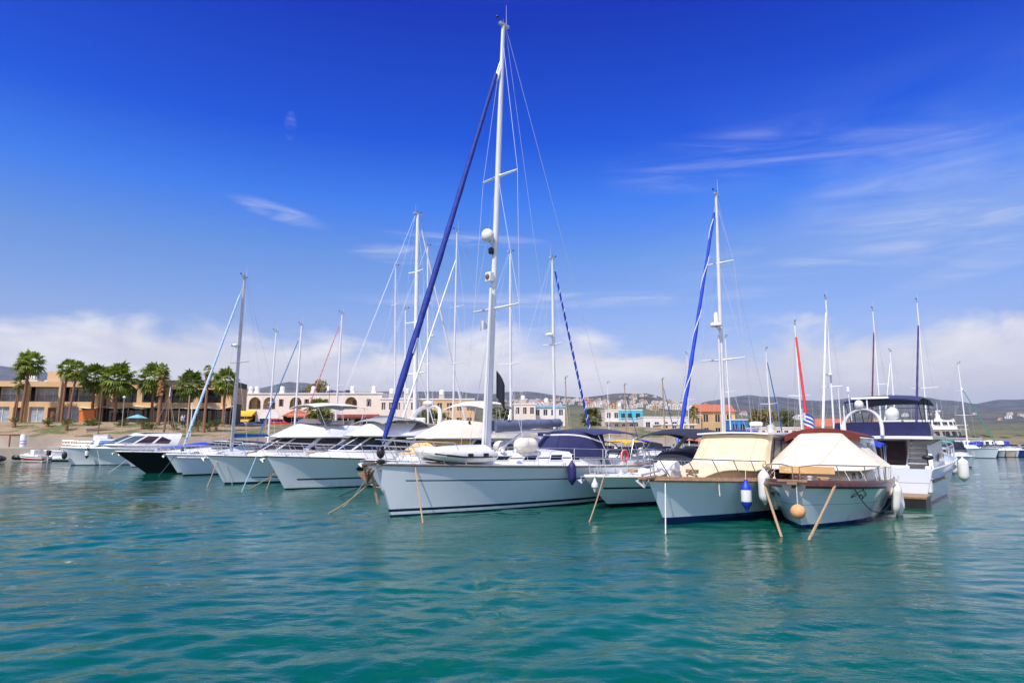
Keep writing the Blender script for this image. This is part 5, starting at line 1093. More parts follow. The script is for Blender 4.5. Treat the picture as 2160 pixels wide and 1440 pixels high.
def covered_launch():
    loc, rz = place(1692, 1114, .58, .815); t = thing('motor_launch', 'tubby launch under a cream tent cover with dark mahogany gunwale and dolphin outlines', 'motor boat', loc, rz)
    h = Hull(t, 7.8, 3.45, 1.16, .92, .50, 'hull_b11', draft=.45, tb=.86, wl=.72, tm=.45, e=2.6, e2=1.9, flare=1.5, strake=('mahogany', .07), deck='teak', sheer=1.6)
    W = 1.72
    MB().tube([h.edge(q, sd, .02, .07) for sd, qs in ((-1, [i / 20 for i in range(20, -1, -1)]), (1, [i / 20 for i in range(1, 21)])) for q in qs], .055, 6, flat=1.8).build('toe_rail', 'mahogany', t)
    s = Tier(t, (-1.15, -4.6, .75, W * .74, 1.05, .96), (-1.5, -4.6, .68, W * .68, 1.55, 1.50), 'gelcoat', 'trunk_cabin', crown=.06, p=2.6, bulge=.03)
    for sg in (1, -1): s.pane(sg * .70, sg * .74, .40, .72, 'glass_dark', 'porthole', frame='steel'); s.pane(sg * .80, sg * .835, .40, .72, 'glass_dark', 'porthole', frame='steel')
    s.pane(-.985, .985, .84, 1.0, 'canvas_peach', 'cover_hem', off=.03, nu=24)
    # tent: wide skirt at the front falling away from a high ridge
    rows = []
    for i in range(15):
        a = i / 14; x = -.95 - 4.4 * a; wd = .72 + (W * .98 - .72) * min(1, a * 2.2) ** .8; zr = 1.60 + .98 * min(1, a * 1.9); ze = 1.52 - .03 * sin(a * 9)
        rw = []
        for q in (-1, -.9, -.72, -.52, -.38, -.34, 0, .34, .38, .52, .72, .9, 1):
            k = abs(q); prof = 1 - .03 * k if k < .36 else .99 - .99 * ((k - .36) / .64); rw.append((x + .01 * sin(7 * q), wd * q, ze + (zr - ze) * prof - .06 * sin(pi * min(1, max(0, (k - .36) / .64))) + .006 * sin(i * 1.7 + q * 5)))
        rows.append(rw)
    tc = MB().shell(rows, (0, 0, .02)).build('tent_cover', 'canvas_ivory', t, smooth=28)
    up = Vector((0, 0, .022))
    for j in (4, 8): MB().tube([Vector(r[j]) + up for r in rows], .011, 4).build('seam', 'canvas_cream', tc)
    for i in (4, 7, 10): MB().tube([Vector(q) + up for q in rows[i]], .010, 4).build('seam', 'canvas_cream', tc)
    for i in range(1, 14, 2):
        for e in (0, -1):
            a_ = Vector(rows[i][e]); tt = h.tx(a_.x); b_ = Vector(h.edge(tt, 1 if e else -1, .05, .1)); MB().tube([a_, b_], .008, 4).build('lashing', 'rope_white', tc)
    rows = [[(-.95 - .02 * k, (.74) * q, 1.62 - .20 * k) for q in (-1, -.5, 0, .5, 1)] for k in (0, .5, 1)]
    MB().shell(rows, (.015, 0, 0)).build('cover_hem', 'canvas_peach', t)
    rows = []
    for i in range(9):
        a = i / 8; x = -3.35 - 3.4 * a; rows.append([(x, W * .62 * q, 2.70 - .05 * a - .22 * abs(q) ** 2.5 - .02) for q in (-1, -.8, -.4, 0, .4, .8, 1)])
    MB().shell(rows, (0, 0, .05)).build('canopy_top', 'canvas_maroon', t, smooth=70)
    MB().shell([[(-3.32 - .02 * k, W * .64 * q, 2.74 - .24 * abs(q) ** 2.5 - .2 * k) for q in (-1, -.8, -.4, 0, .4, .8, 1)] for k in (0, .5, 1)], (.02, 0, 0)).build('canopy_valance', 'canvas_maroon', t, smooth=70)
    w2 = Tier(t, (-4.4, -6.6, W * .66, W * .70, .95, .9), (-4.6, -6.5, W * .60, W * .62, 2.42, 2.40), 'gelcoat', 'wheelhouse', crown=.04, p=4)
    for sg in (1, -1): w2.pane(sg * .72, sg * .93, .5, .9)
    # split pulpit rails either side of the stem
    for sd in (1, -1):
        mb = MB(); qs = [.02 + .52 * i / 12 for i in range(13)]; top = [h.edge(.02, sd, .10, .12), h.edge(.02, sd, .10, .5)] + [h.edge(q, sd, .10, .56) for q in qs[1:]] + [h.edge(.56, sd, .10, .05)]
        mb.tube(top, .018, 7)
        for q in (.12, .24, .36, .48): mb.tube([h.edge(q + .01, sd, .08, .05), h.edge(q, sd, .10, .56)], .014, 6)
        mb.build('pulpit', 'steel_warm', t)
    MB().bx(-.35, .85, -.13, .13, 1.20, 1.27).build('bowsprit', 'teak', t, bevel=.01); MB().box((.78, 0, 1.30), (.10, .75, .06)).build('cross_plank', 'teak', t, bevel=.01)
    for sd in (1, -1): MB().prism([(.65, sd * .04, 1.2), (.70, sd * .30, 1.19), (.60, sd * .17, .86)], (-.02, sd * .015, 0)).build('anchor_fluke', 'alloy_grey', t, smooth=0)
    b = MB(); b.tube([(-.05, 0, 1.2), (-.05, 0, 1.42)], .05, 8); b.tube([(-.05, -.12, 1.36), (-.05, .12, 1.36)], .03, 6); b.build('samson_post', 'mahogany', t); cleats(h, (.10,))
    # simple line emblems of a leaping dolphin on each bow
    dol = [(-.30, .02), (-.18, .10), (-.05, .13), (.02, .21), (.07, .13), (.20, .08), (.33, .0), (.26, .0), (.30, -.06), (.18, -.0), (.05, .04), (-.05, .03), (-.02, -.05), (-.09, .02), (-.19, -.02), (-.26, -.10), (-.27, -.02), (-.36, .02)]
    for sd, tc_ in ((1, .215), (-1, .13)):
        o0 = Vector(h.pt(tc_, .76, sd)); pts = []
        for dx_, dz_ in dol:
            q = Vector(h.pt(tc_ - dx_ * .95 / h.L * (1.0), .76 + dz_ / h.zs(tc_), sd)); pts.append(q + Vector((0.004, sd * .010, 0)))
        MB().tube(pts, .0085, 5, closed=True).build('dolphin_outline', 'rub_black', t)
    coil(t, (-.55, .5, 1.24)); windlass(t, -.75, 1.18)
    bimini(t, -6.5, -8.3, W * .74, 2.42, 'canvas_blue', legs=((-7.2, -6.8), (-7.5, -7.6), (-7.7, -8.1)), zleg=.95, sidecrown=.22, drop=.12)
    return t, h
B11, B11H = covered_launch()

def big_motoryacht():
    L, B = 12.8, 3.85; g = G(1957, 1066); a = Vector((.62, .785, 0)); st = Vector((a.y, -a.x, 0))     # bow direction, starboard direction
    o = Vector((g.x, g.y, 0)) - st * (B / 2 * .80) + a * L
    t = thing('motor_yacht', 'big white motor yacht seen from its stern with navy bimini, stairs and radar arch', 'motor yacht', (o.x, o.y, 0), atan2(a.y, a.x))
    h = Hull(t, L, B, 1.75, 1.30, 1.0, 'hull_b12', draft=.6, tb=.93, wl=.82, tm=.5, e=2.3, e2=1.7, flare=1.4, strake=('plastic_white', .04), bulwark=.35)
    W = B / 2; X = -L
    # platform and transom
    MB().bx(X - 1.35, X - .02, -W * .88, W * .88, .30, .42).build('swim_platform', 'teak', t, bevel=.03); MB().bx(X - 1.33, X - .06, -W * .86, W * .86, -.1, .295).build('platform_skirt', 'rub_black', t)
    MB().bx(X + .02, X + .30, -W * .55, W * .86, .43, 1.42).build('transom_wall', 'gelcoat', t, bevel=.05)
    MB().bx(X + .05, X + .5, -W * .90, -W * .80, .43, 1.42).build('transom_wing', 'gelcoat', t, bevel=.05)
    MB().bx(X - .01, X + .016, W * .05, W * .55, .75, .95).build('vent', 'plastic_black', t)
    for i in range(2): MB().bx(X + .06 + i * .26, X + .9, -W * .79, -W * .56, .43 + .25 * i, .68 + .25 * i - .003).build('step', 'teak', t, bevel=.01)
    MB().bx(X + .3, X + 3.6, -W * .92, W * .92, .80, .90).build('cockpit_floor', 'teak', t)
    # saloon bulkhead (brown doorway), side decks
    sl_ = Tier(t, (-3.0, X + 3.4, W * .70, W * .86, 1.72, .9), (-4.6, X + 3.4, W * .62, W * .82, 2.75, 2.75), 'gelcoat', 'saloon', crown=.02, p=2.8, bulge=.05)
    MB().bx(X + 3.34, X + 3.395, -W * .30, W * .72, .92, 2.68).build('saloon_door', 'glass_brown', t); 
    for y in (-W * .30, W * .2, W * .70): MB().bx(X + 3.28, X + 3.335, y, y + .05, .92, 2.68).build('door_frame', 'mahogany', t)
    for sg in (1, -1): sl_.pane(sg * .66, sg * .80, .48, .84, 'glass_blue', off=.015, v0b=.48, v1b=.72); 
    # stairs up to the flybridge on the starboard side
    for i in range(7): MB().bx(X + 1.1 + i * .30, X + 1.42 + i * .30, -W * .80, -W * .40, .90 + i * .27, .96 + i * .27).build('stair_tread', 'gelcoat', t, bevel=.01)
    for y in (-W * .40,): MB().hexa([(X + 1.0, y, .9), (X + 1.3, y, .9), (X + 3.5, y, 2.7), (X + 3.1, y, 2.7), (X + 1.0, y + .05, .9), (X + 1.3, y + .05, .9), (X + 3.5, y + .05, 2.7), (X + 3.1, y + .05, 2.7)]).build('stair_side', 'gelcoat', t)
    MB().hexa([(X + .9, -W * .90, .9), (X + 5.0, -W * .90, .9), (X + 5.0, -W * .84, 2.72), (X + 1.6, -W * .84, 2.45), (X + .9, -W * .83, .9), (X + 5.0, -W * .83, .9), (X + 5.0, -W * .78, 2.72), (X + 1.6, -W * .78, 2.45)]).build('wing_panel', 'gelcoat', t)
    wn = MB().prism([(X + 3.7 + 1.0 * cos(q) * (1.0 if cos(q) < 0 else .9), -W * .895 - .002, 1.75 + .24 * sin(q) + .06 * cos(q)) for q in [2 * pi * i / 20 for i in range(20)]], (0, -.012, 0)).build('window', 'glass_blue', t)
    wn.rotation_euler = (0, 0, 0)
    # flybridge deck, coaming wrapped in navy canvas
    MB().shell([[(X + 1.0 + 7.2 * i / 10, W * .92 * q * (1 - .25 * max(0, (i - 7) / 3) ** 2), 2.76 + .03 * (1 - q * q)) for q in (-1, -.5, 0, .5, 1)] for i in range(11)], (0, 0, .16)).build('flybridge_deck', 'gelcoat', t)
    fb_ = Tier(t, (X + 8.4, X + 1.25, W * .70, W * .88, 2.92, 2.92), (X + 7.2, X + 1.25, W * .62, W * .86, 3.62, 3.68), 'canvas_navy', 'flybridge_canvas', crown=.03, p=3.5, bulge=.02)
    fb_.pane(-.985, -.80, -.02, .22, 'gelcoat', 'coaming', off=.03); 
    fr = Tier(t, (X + 9.6, X + 5.2, W * .60, W * .84, 2.2, 2.6), (X + 8.4, X + 5.2, W * .62, W * .84, 2.93, 2.93), 'gelcoat', 'flybridge_front', crown=.02, p=2.8)
    fr.pane(-.62, -.40, .0, .9, 'canvas_ink', 'screen_cover'); fr.pane(.40, .62, .0, .9, 'canvas_ink', 'screen_cover'); fr.pane(-.36, .36, .0, .9, 'canvas_ink', 'screen_cover')
    # arch, radar, dome
    ar = MB(); pts = [(X + 1.0 + .55 * sin(pi * i / 16), .62 + .72 * cos(pi * i / 16), 2.95 + 1.45 * abs(sin(pi * i / 16)) ** .7) for i in range(17)]; ar.tube(pts, .14, 8, flat=.55); ar.build('radar_arch', 'gelcoat', t, smooth=60)
    MB().tube([(X + 1.5, .45, 4.35), (X + 1.5, .45, 5.0)], .03, 6).build('radar_post', 'alloy_white', t); MB().hexa([(X + 1.42, -.35, 5.0), (X + 1.58, -.35, 5.0), (X + 1.58, 1.05, 5.0), (X + 1.42, 1.05, 5.0), (X + 1.44, -.33, 5.12), (X + 1.56, -.33, 5.12), (X + 1.56, 1.03, 5.12), (X + 1.44, 1.03, 5.12)]).build('radar_scanner', 'plastic_white', t, bevel=.02)
    MB().tube([(X + 1.2, 1.0, 3.8), (X + 1.15, 1.05, 5.4)], .02, 5).lathe((X + 1.15, 1.05, 5.4), [(.06, 0), (.07, .1), (.05, .32)], 8).build('antenna', 'plastic_white', t)
    whip(t, (X + 1.1, 1.4, 3.0), 2.7, r=.03); whip(t, (X + 1.1, 1.25, 2.95), 1.7, r=.045)
    bimini(t, X + 1.6, X + 6.4, W * .70, 5.25, 'canvas_navy', legs=((X + 2.6, X + 1.7), (X + 3.4, X + 3.3), (X + 5.2, X + 4.6), (X + 5.9, X + 6.8)), zleg=3.65, legmt='canvas_ink', drop=.30, sidecrown=.16, thick=.07)
    for ch in [c for c in t.children_recursive if c.type == 'MESH' and c.name.split('.')[0] not in ('hull', 'deck', 'rubbing_strake')]:
        for q in ch.data.vertices:
            if q.co.z > 1.4: q.co.z = 1.4 + (q.co.z - 1.4) * .72
    dome(t, (X + 1.5, .75, 3.80), .17, name='small_dome', post=(X + 1.5, .72, 3.45))
    dm = dome(t, (X + 1.9, -.35, 3.42), .26, name='satellite_dome'); MB().prism([(X + 1.6, -.7, 3.04), (X + 2.2, -.7, 3.04), (X + 2.2, .0, 3.04), (X + 1.6, .0, 3.04)], (0, 0, .10)).build('dome_tray', 'gelcoat', dm)
    # side rail, gear, emblem
    rail(h, .02, .60, .66, .08, .017, 'steel', 8); anchor(h)
    for i in range(3):
        for x0 in (-10.15, -9.75):
            p = h.pt(-x0 / L, .70 - .045 * i, -1); MB().bx(x0 + .08 * i, x0 + .30, p[1] - .012, p[1] + .03, p[2] - .018, p[2] + .018).build('emblem', 'rub_black', t)
    for i in range(3): p = h.pt(8.6 / L, .68 - .05 * i, -1); MB().bx(-9.25 + .05 * i, -7.9 + .1 * i, p[1] - .02, p[1] + .03, p[2] - .02, p[2] + .02).build('air_intake', 'steel_warm', t)
    pl = MB(); pl.tube([(X + .1, -W * .86, 1.4), (X + .1, -W * .86, 2.0)], .025, 6); pl.ball((X + .1, -W * .86, 1.72), (.12, .2, .1), 10, 7); pl.build('outboard_bracket', 'plastic_black', t)
    return t, h
B12, B12H = big_motoryacht()
# ------------------------------------------------------------------ moored sailing boats behind, one per mast
def sailboat(u, vtop, D, label, side='far', r=.07, mt='alloy_white', spr=((.36, .9), (.68, .7)), jib=None, boom=None, radar=None, rake=None, ub=None, vb=890, a=None, L=None, hullm='hull_white', wr=.009, cabin='gelcoat', tent=None, ztop=None):
    """u, vtop: where the masthead shows; ub: where the mast foot shows; D: distance"""
    top = P(u, vtop, D); a = a or (D45 if side == 'near' else (-.70, -.714)); av = Vector((a[0], a[1], 0)); Hm = top.z - 1.3
    L = L or max(6.5, Hm * .74); B = L * .31; fb = .75 + L * .045; k = .40 * L
    foot = P(ub, vb, D) if ub is not None else top
    rk = (rake if rake is not None else Hm * .025)
    org = Vector((foot.x, D, 0)) - av * k
    t = thing('sailing_boat', label, 'sailing boat', org, atan2(-a[1], -a[0]), 'sailing boats moored behind the front row')
    h = Hull(t, L, B, fb, fb * .8, L * .06, hullm, tb=.7, e=2.0, flare=1.2, nt=14, strake=('rub_grey', .03))
    c = Tier(t, (-.22 * L, -.68 * L, B * .16, B * .32, fb * .92, fb * .84), (-.28 * L, -.67 * L, B * .12, B * .27, fb + .32, fb + .36), cabin, 'cabin', crown=.1, p=2.4, nv=3, n=25)
    for sg in (1, -1): c.pane(sg * .68, sg * .92, .35, .8, nu=5, nv=2)
    zd = fb + .35
    if jib: jib = (jib[0], .02 * L, fb + .55, jib[1], jib[2], *jib[3:])
    if boom: boom = (L * .36, zd + .95, boom, .16)
    m, R = rig(h, -k, zd, top.z, r=r, rake=rk, mt=mt, spr=spr, jib=jib, boom=boom, wr=wr, radar=None)
    if radar:
        zr = P(u, radar[0], D).z; sgn = radar[1]; dome(t, (R(zr) + sgn * (r + .3), 0, zr), .27, flat=True, post=(R(zr), 0, zr - .25))
    if tent: Tier(t, (-.60 * L, -.80 * L, B * .28, B * .34, fb * .9, fb * .85), (-.64 * L, -.80 * L, B * .22, B * .30, fb + .95, fb + 1.0), tent, 'sprayhood', crown=.12, p=2.6, nv=3, n=25)
    rail(h, .005, .12, .6, .06, .016, 'steel', 3, name='pulpit'); lifelines(h, .2, .95, 4, .6)
    return t, h
g5 = G(433, 1001)
SB = []
def sb(*a, **k): SB.append(sailboat(*a, **k)); return SB[-1]
B5, B5H = sb(525, 583, 47.5, 'sailing boat with a stout grey mast and pale blue furled jib', r=.13, mt='alloy_grey', spr=((.50, .95),), jib=('jib_lightblue', .93, .10, 'jib_white', 26, .2), boom='canvas_azure', radar=(729, 1), ub=491, vb=905, a=(.46, .89), L=9.2, rake=.25, hullm='hull_white_blackfoot')
sb(583, 698, 72, 'sailing boat with thin plain white mast between the grey mast and the blue-jib mast', r=.10, spr=((.38, .8),), ub=567, side='near')
sb(632, 684, 72, 'sailing boat with a white mast and thin dark blue furled jib', r=.12, spr=((.40, .8),), jib=('jib_teal', .90, .07), ub=621, side='near', boom='canvas_navy')
sb(728, 660, 66, 'sailing boat with a grey mast and rose-red furled jib', r=.11, mt='alloy', spr=((.45, 1.0),), jib=('jib_rose', .94, .07, 'jib_white', 22, .2), ub=707, side='near', radar=None)
sb(836, 563, 61, 'sailing boat with very thin grey mast left of the thick white mast', r=.085, mt='alloy', spr=((.45, .9), (.78, .6)), ub=834)
sb(856, 653, 64, 'sailing boat with a short white mast hard against the thick white mast', r=.09, spr=((.42, .8),), jib=('jib_white', .88, .06), ub=856)
sb(877, 452, 56, 'big sailing yacht with thick bright white mast and white furled jib on the right', r=.20, spr=((.30, 1.5), (.52, 1.3), (.74, 1.0)), jib=('jib_white', .97, .10), ub=875, hullm='hull_white', boom='jib_white', rake=.15, L=15)
sb(904, 521, 63, 'sailing boat whose slim grey mast carries a small white radar to its right', r=.11, mt='alloy', spr=((.40, 1.1), (.70, .8)), radar=(708, 1), ub=904)
sb(971, 487, 52, 'sailing boat with a mast leaning right and white jib crossing another', r=.085, mt='alloy', spr=((.38, 1.1), (.64, .9)), jib=('jib_white', .86, .085), ub=955, side='near', rake=.2)
sb(1076, 532, 50.5, 'sailing boat with a grey mast just right of the tallest mast', r=.12, mt='alloy', spr=((.42, 1.2), (.72, .3)), ub=1078, boom='canvas_navy', rake=.1)
sb(1177, 545, 47, 'sailing boat with blue and white spiral-striped furled jib', r=.125, mt='alloy', spr=((.54, .9),), jib=('jib_blue', .97, .10, 'jib_white', 17, .28), radar=(707, -1), ub=1170, rake=.1, boom='canvas_navy')
sb(1200, 797, 75, 'sailing boat with a short brown wooden mast right of the striped jib', r=.09, mt='wood_mast', spr=((.6, .4),), ub=1196, hullm='hull_wood')
sb(1287, 808, 82, 'small sailing boat with thin white mast before the turquoise corner building', r=.06, spr=((.6, .5),), ub=1285)
sb(1322, 812, 80, 'small sailing boat with wooden mast and dark furled jib over the turquoise building', r=.09, mt='wood_mast', spr=(), jib=('jib_teal', .9, .05), ub=1321, hullm='hull_wood')
sb(1399, 800, 80, 'small sailing boat with a wooden mast above the plain white building', r=.10, mt='wood_mast', spr=(), jib=('jib_teal', .9, .06), ub=1402, hullm='hull_blue')
sb(1455, 746, 82, 'sailing boat with a thin white mast left of the bright blue jib', r=.07, spr=((.5, .8),), jib=('canvas_taupe', .9, .04, 'jib_white', 20, .5), ub=1452, side='near')
S2, S2H = sb(1530, 406, 36, 'white sailing yacht with bright blue furled jib and second tallest mast', r=.135, mt='alloy', spr=((.345, 1.25), (.72, .85)), jib=('jib_blue', .955, .115, 'jib_white', 4, .25), boom='canvas_blue', radar=None, ub=1527, vb=905, side='near', rake=.35, L=11.5, tent='canvas_navy')
_R = lambda z: -.40 * 11.5 - .35 * (z - 1.6) / 14
dome(S2, (_R(9.0) + .55, 0, 8.55), .33, flat=True, post=(_R(8.5), 0, 8.2)); MB().lathe((_R(9) + .5, 0, 8.62), [(.12, 0), (.13, .5), (.08, .62)], 12).build('antenna_pod', 'plastic_white', S2)
MB().tube([(_R(8) + .30, 0, 1.7), (_R(8) + .28, 0, 8.0)], .05, 8).build('spinnaker_pole', 'alloy', S2)
sb(1544, 711, 66, 'sailing boat with a white mast half hidden behind the second tallest mast', r=.09, spr=((.5, .8),), ub=1541)
sb(1625, 737, 62, 'sailing boat with slim white mast and thin blue furled jib on its right', r=.08, spr=((.45, .8),), jib=('jib_teal', .9, .06), ub=1626, boom='canvas_navy')
sb(1669, 681, 56, 'sailing boat with a red furled jib beside its white mast', r=.10, spr=((.42, .9),), jib=('jib_red', .92, .13), ub=1692, vb=915, a=(.25, .97), rake=.3, boom='canvas_navy')
sb(1757, 627, 60, 'sailing boat with a thick white mast and white furled jib side by side', r=.12, spr=((.40, .9),), jib=('jib_white', .93, .13), ub=1758, a=(.62, .78), radar=(790, 1))
sb(1850, 652, 64, 'sailing boat with plum-red furled jib behind the motor yacht bimini', r=.09, spr=((.45, .7),), jib=('jib_plum', .86, .09), ub=1858, a=(.66, .75))
sb(1883, 739, 82, 'sailing boat with a plain white mast right of the plum-red jib', r=.13, spr=((.50, 1.0),), ub=1888, jib=('jib_white', .9, .09), a=(.8, .6))
sb(1949, 634, 60, 'sailing boat with a dark purple furled jib at the right end of the motor yacht', r=.09, spr=((.40, 1.1),), jib=('jib_purple', .86, .11), ub=1955, a=(.70, .71))
sb(2033, 766, 88, 'white sailing boat with green furled jib alone at the far right', r=.10, spr=((.36, 1.2), (.66, .8)), jib=('jib_green', .70, .07), ub=2041, vb=935, a=(-.12, .99), L=10.5, boom='canvas_navy', tent='jib_green')

# ------------------------------------------------------------------ smaller motor boats further back
def small_boat(u, D, L, label, hullm='hull_white', a=D45, top='canvas_navy', kind='screen', group='small motor boats on the inner pier', cover=None):
    B = L * .35; x = (u - 1080) / 1404 * D; t = thing('small_motor_boat', label, 'motor boat', (x, D, 0), atan2(-a[1], -a[0]), group); fb = .62 + L * .055; W = B / 2
    h = Hull(t, L, B, fb, fb * .85, L * .08, hullm, tb=.9, flare=1.6, nt=14, strake=('plastic_white', .03))
    Tier(t, (-.12 * L, -.55 * L, W * .4, W * .8, fb - .02, fb * .87), (-.22 * L, -.55 * L, W * .32, W * .7, fb + .16, fb + .34), cover or 'gelcoat', 'trunk_cabin', crown=.1, p=2.3, nv=3, n=25)
    s = Tier(t, (-.38 * L, -.62 * L, W * .72, W * .84, fb + .2, fb), (-.48 * L, -.63 * L, W * .6, W * .78, fb + .72, fb + .70), 'glass_dark', 'windscreen', crown=0, p=2.6, nv=3, n=25, aft=False, roof='cockpit_cover', roofmt=top)
    if kind == 'bimini': bimini(t, -.50 * L, -.92 * L, W * .85, fb + 1.35, top, legs=((-.6 * L, -.54 * L), (-.7 * L, -.88 * L)), zleg=fb)
    elif kind == 'tent': Tier(t, (-.48 * L, -.96 * L, W * .84, W * .84, fb, fb * .85), (-.52 * L, -.95 * L, W * .68, W * .7, fb + 1.15, fb + .9), top, 'tent', crown=.15, p=3.4, nv=3, n=25)
    elif kind == 'cabin':
        c = Tier(t, (-.40 * L, -.78 * L, W * .70, W * .78, fb, fb * .85), (-.46 * L, -.78 * L, W * .62, W * .70, fb + 1.25, fb + 1.2), 'gelcoat', 'wheelhouse', crown=.06, p=4, nv=3, n=25)
        for sg in (1, -1): c.pane(sg * .05, sg * .42, .5, .88); c.pane(sg * .66, sg * .93, .5, .88)
    rail(h, .01, .45, .5, .06, .018, 'steel', 4, mid=False)
    return t, h
for a in [(1238, 47, 6.5, 'white motor boat with orange-yellow seats right of the navy cockpit tent', 'hull_white', 'yellow_cloth', 'bimini'), (1262, 56, 7.0, 'white motor boat with a bright blue cover behind the yellow-seated boat', 'hull_white', 'canvas_blue', 'bimini'), (1296, 62, 7.0, 'white motor boat with a black cockpit tent left of the black sun canopy', 'hull_white', 'canvas_ink', 'tent'),
          (1228, 68, 6.5, 'white motor boat with a grey canopy in the second row left of the turquoise building', 'hull_white', 'canvas_grey', 'bimini'), (1330, 58, 7.5, 'white boat with a turquoise cover seen under the black sun canopy', 'hull_white', 'canvas_azure', 'screen'), (1372, 47, 7.0, 'white boat with a blue cover seen through the white arch', 'hull_white', 'canvas_blue', 'screen'),
          (1408, 60, 7.5, 'white boat with an orange canopy between the black and cream canopies', 'hull_white', 'orange_paint', 'bimini'), (1440, 52, 7.0, 'blue-hulled boat with navy cover under the edge of the black canopy', 'hull_blue', 'canvas_navy', 'tent'),
          (1655, 47, 7.0, 'white motor boat with an ink-blue tent left of the maroon canopy', 'hull_white', 'canvas_ink', 'tent'), (1640, 60, 7.5, 'white cabin boat behind the ink-blue tented boat', 'hull_white', 'canvas_ink', 'cabin'), (1716, 50, 8.0, 'white cabin boat behind the maroon canopy and below the flag', 'hull_white', 'gelcoat', 'cabin'),
          (1748, 66, 8.0, 'white boat with cream canopy beneath the thick white mast', 'hull_white', 'canvas_ivory', 'bimini'), (1590, 66, 7.5, 'white boat with an orange cover right of the blue boom cover', 'hull_white', 'orange_paint', 'screen'), (1170, 66, 7.5, 'white boat with a navy bimini behind the life raft roll', 'hull_white', 'canvas_navy', 'bimini'), (1120, 62, 7.5, 'white cabin boat seen just right of the tall mast foot', 'hull_white', 'gelcoat', 'cabin'),
          (520, 62, 7.5, 'dark-covered white boat behind the blue sail bundle', 'hull_white', 'canvas_ink', 'tent'), (566, 66, 7.5, 'white boat with black open canopy left of the first flybridge boat', 'hull_white', 'canvas_ink', 'bimini'), (462, 64, 8.0, 'white boat with a bright blue cover behind the plain white cruiser', 'hull_white', 'canvas_blue', 'screen'), (395, 64, 8.0, 'white boat with a dark side screen behind the curved hardtop', 'hull_white', 'canvas_ink', 'tent'),
          (748, 60, 8.0, 'white cabin boat behind the gap between the two flybridge boats', 'hull_white', 'gelcoat', 'cabin')]:
    small_boat(a[0], a[1], a[2], a[3], a[4], top=a[5], kind=a[6])
B13, B13H = small_boat(2036, 57.5, 5.6, 'small white boat with a dark tented cockpit alone on the open water at the right', top='canvas_ink', kind='tent', a=(.3, .95), group=None)
tag(B13, B13['label'], 'motor boat')
B1, B1H = small_boat(118, 73.5, 9.0, 'old white boat with a blue-windowed cabin at the left end of the quay', kind='cabin', top='canvas_blue', a=(.96, .28), group=None)
for c in B1.children_recursive:
    if c.name.startswith('window'): c.data.materials[0] = MAT['canvas_azure']
# far row at the breakwater
rnd = random.Random(11); FB = ['white', 'blue', 'grey', 'red', 'pale', 'dark', 'cream', 'green-trimmed']
for i in range(16):
    u = 2062 + i * 7.4 + rnd.uniform(-2, 2); D = 90 + rnd.uniform(-1.5, 3.5)
    t, h = small_boat(u, D, rnd.uniform(4.0, 5.5), 'tiny open boat in the crowded row along the distant breakwater at the far right', hullm=rnd.choice(['hull_white', 'hull_white', 'hull_blue', 'hull_wood']), top=rnd.choice(['canvas_blue', 'gelcoat', 'canvas_ink', 'canvas_grey']), kind=rnd.choice(['screen', 'screen', 'cabin', 'tent']), a=(rnd.uniform(-.4, .4), .95), group='tiny boats along the far breakwater')
# white ferry behind the motor yacht
def ferry():
    o = P(1952, 955, 150); t = thing('ferry', 'white passenger ferry with rounded windowed decks behind the motor yacht', 'ferry', (o.x + 11.5, 150, 0), radians(-6))
    h = Hull(t, 24, 6.6, 2.6, 2.0, 1.5, 'hull_white', nt=16, draft=.8)
    s1 = Tier(t, (-2.5, -22, 2.0, 3.0, 2.3, 2.0), (-3.0, -22, 1.9, 2.9, 4.4, 4.4), 'gelcoat', 'lower_deckhouse', p=2.4, crown=.05)
    s2 = Tier(t, (-3.6, -18, 1.9, 2.6, 4.5, 4.5), (-4.1, -18, 1.8, 2.5, 6.5, 6.5), 'gelcoat', 'bridge_deck', p=2.4, crown=.1)
    MB().shell([[(-2.2 - 20 * i / 10, 3.2 * q * (.55 + .45 * min(1, i / 2)), 4.42) for q in (-1, -.5, 0, .5, 1)] for i in range(11)], (0, 0, .08)).build('deck_overhang', 'gelcoat', t)
    for s in (s1, s2):
        for i in range(14): u = -.9 + 1.8 * i / 14; s.pane(u + .012, u + .105, .38, .82, nu=3, nv=2)
    MB().lathe((-7.5, 0, 6.5), [(.9, 0), (.8, .3), (.5, .4), (.35, 2.0), (.3, 2.2)], 12).build('mast_base', 'gelcoat', t); MB().box((-7.5, 0, 8.6), (.5, 1.8, .25)).build('radar_scanner', 'plastic_white', t); MB().tube([(-7.5, 0, 8.5), (-7.5, 0, 10.4)], .06, 6).build('antenna', 'plastic_white', t)
    r = MB(); 
    for sd in (-1, 1): r.tube([(-2.2 - 19.5 * i / 10, sd * 3.15 * (.55 + .45 * min(1, i / 2)), 5.4) for i in range(11)], .04, 5)
    r.build('guard_rail', 'alloy_white', t); return t
ferry()

# ------------------------------------------------------------------ pontoons
for nm, (x0, y0, x1, y1), lab in (('pontoon', (-33, 72.5, 16, 34.5), 'long low wooden pontoon between the two rows of moored boats'), ('pontoon', (-20, 84, 40, 62), 'second low pontoon further back among the small boats')):
    d_ = Vector((x1 - x0, y1 - y0, 0)); o = tag(MB().box((0, 0, .38), (d_.length, 1.8, .22)).build(nm, 'teak', smooth=0, bevel=.02), lab, 'pontoon'); o.location = ((x0 + x1) / 2, (y0 + y1) / 2, 0); o.rotation_euler.z = atan2(d_.y, d_.x)
    for i in range(9): x = (-.46 + .115 * i) * d_.length; MB().box((x, 0, .0), (1.4, 1.5, .5)).build('float', 'plastic_black', o, bevel=.05)

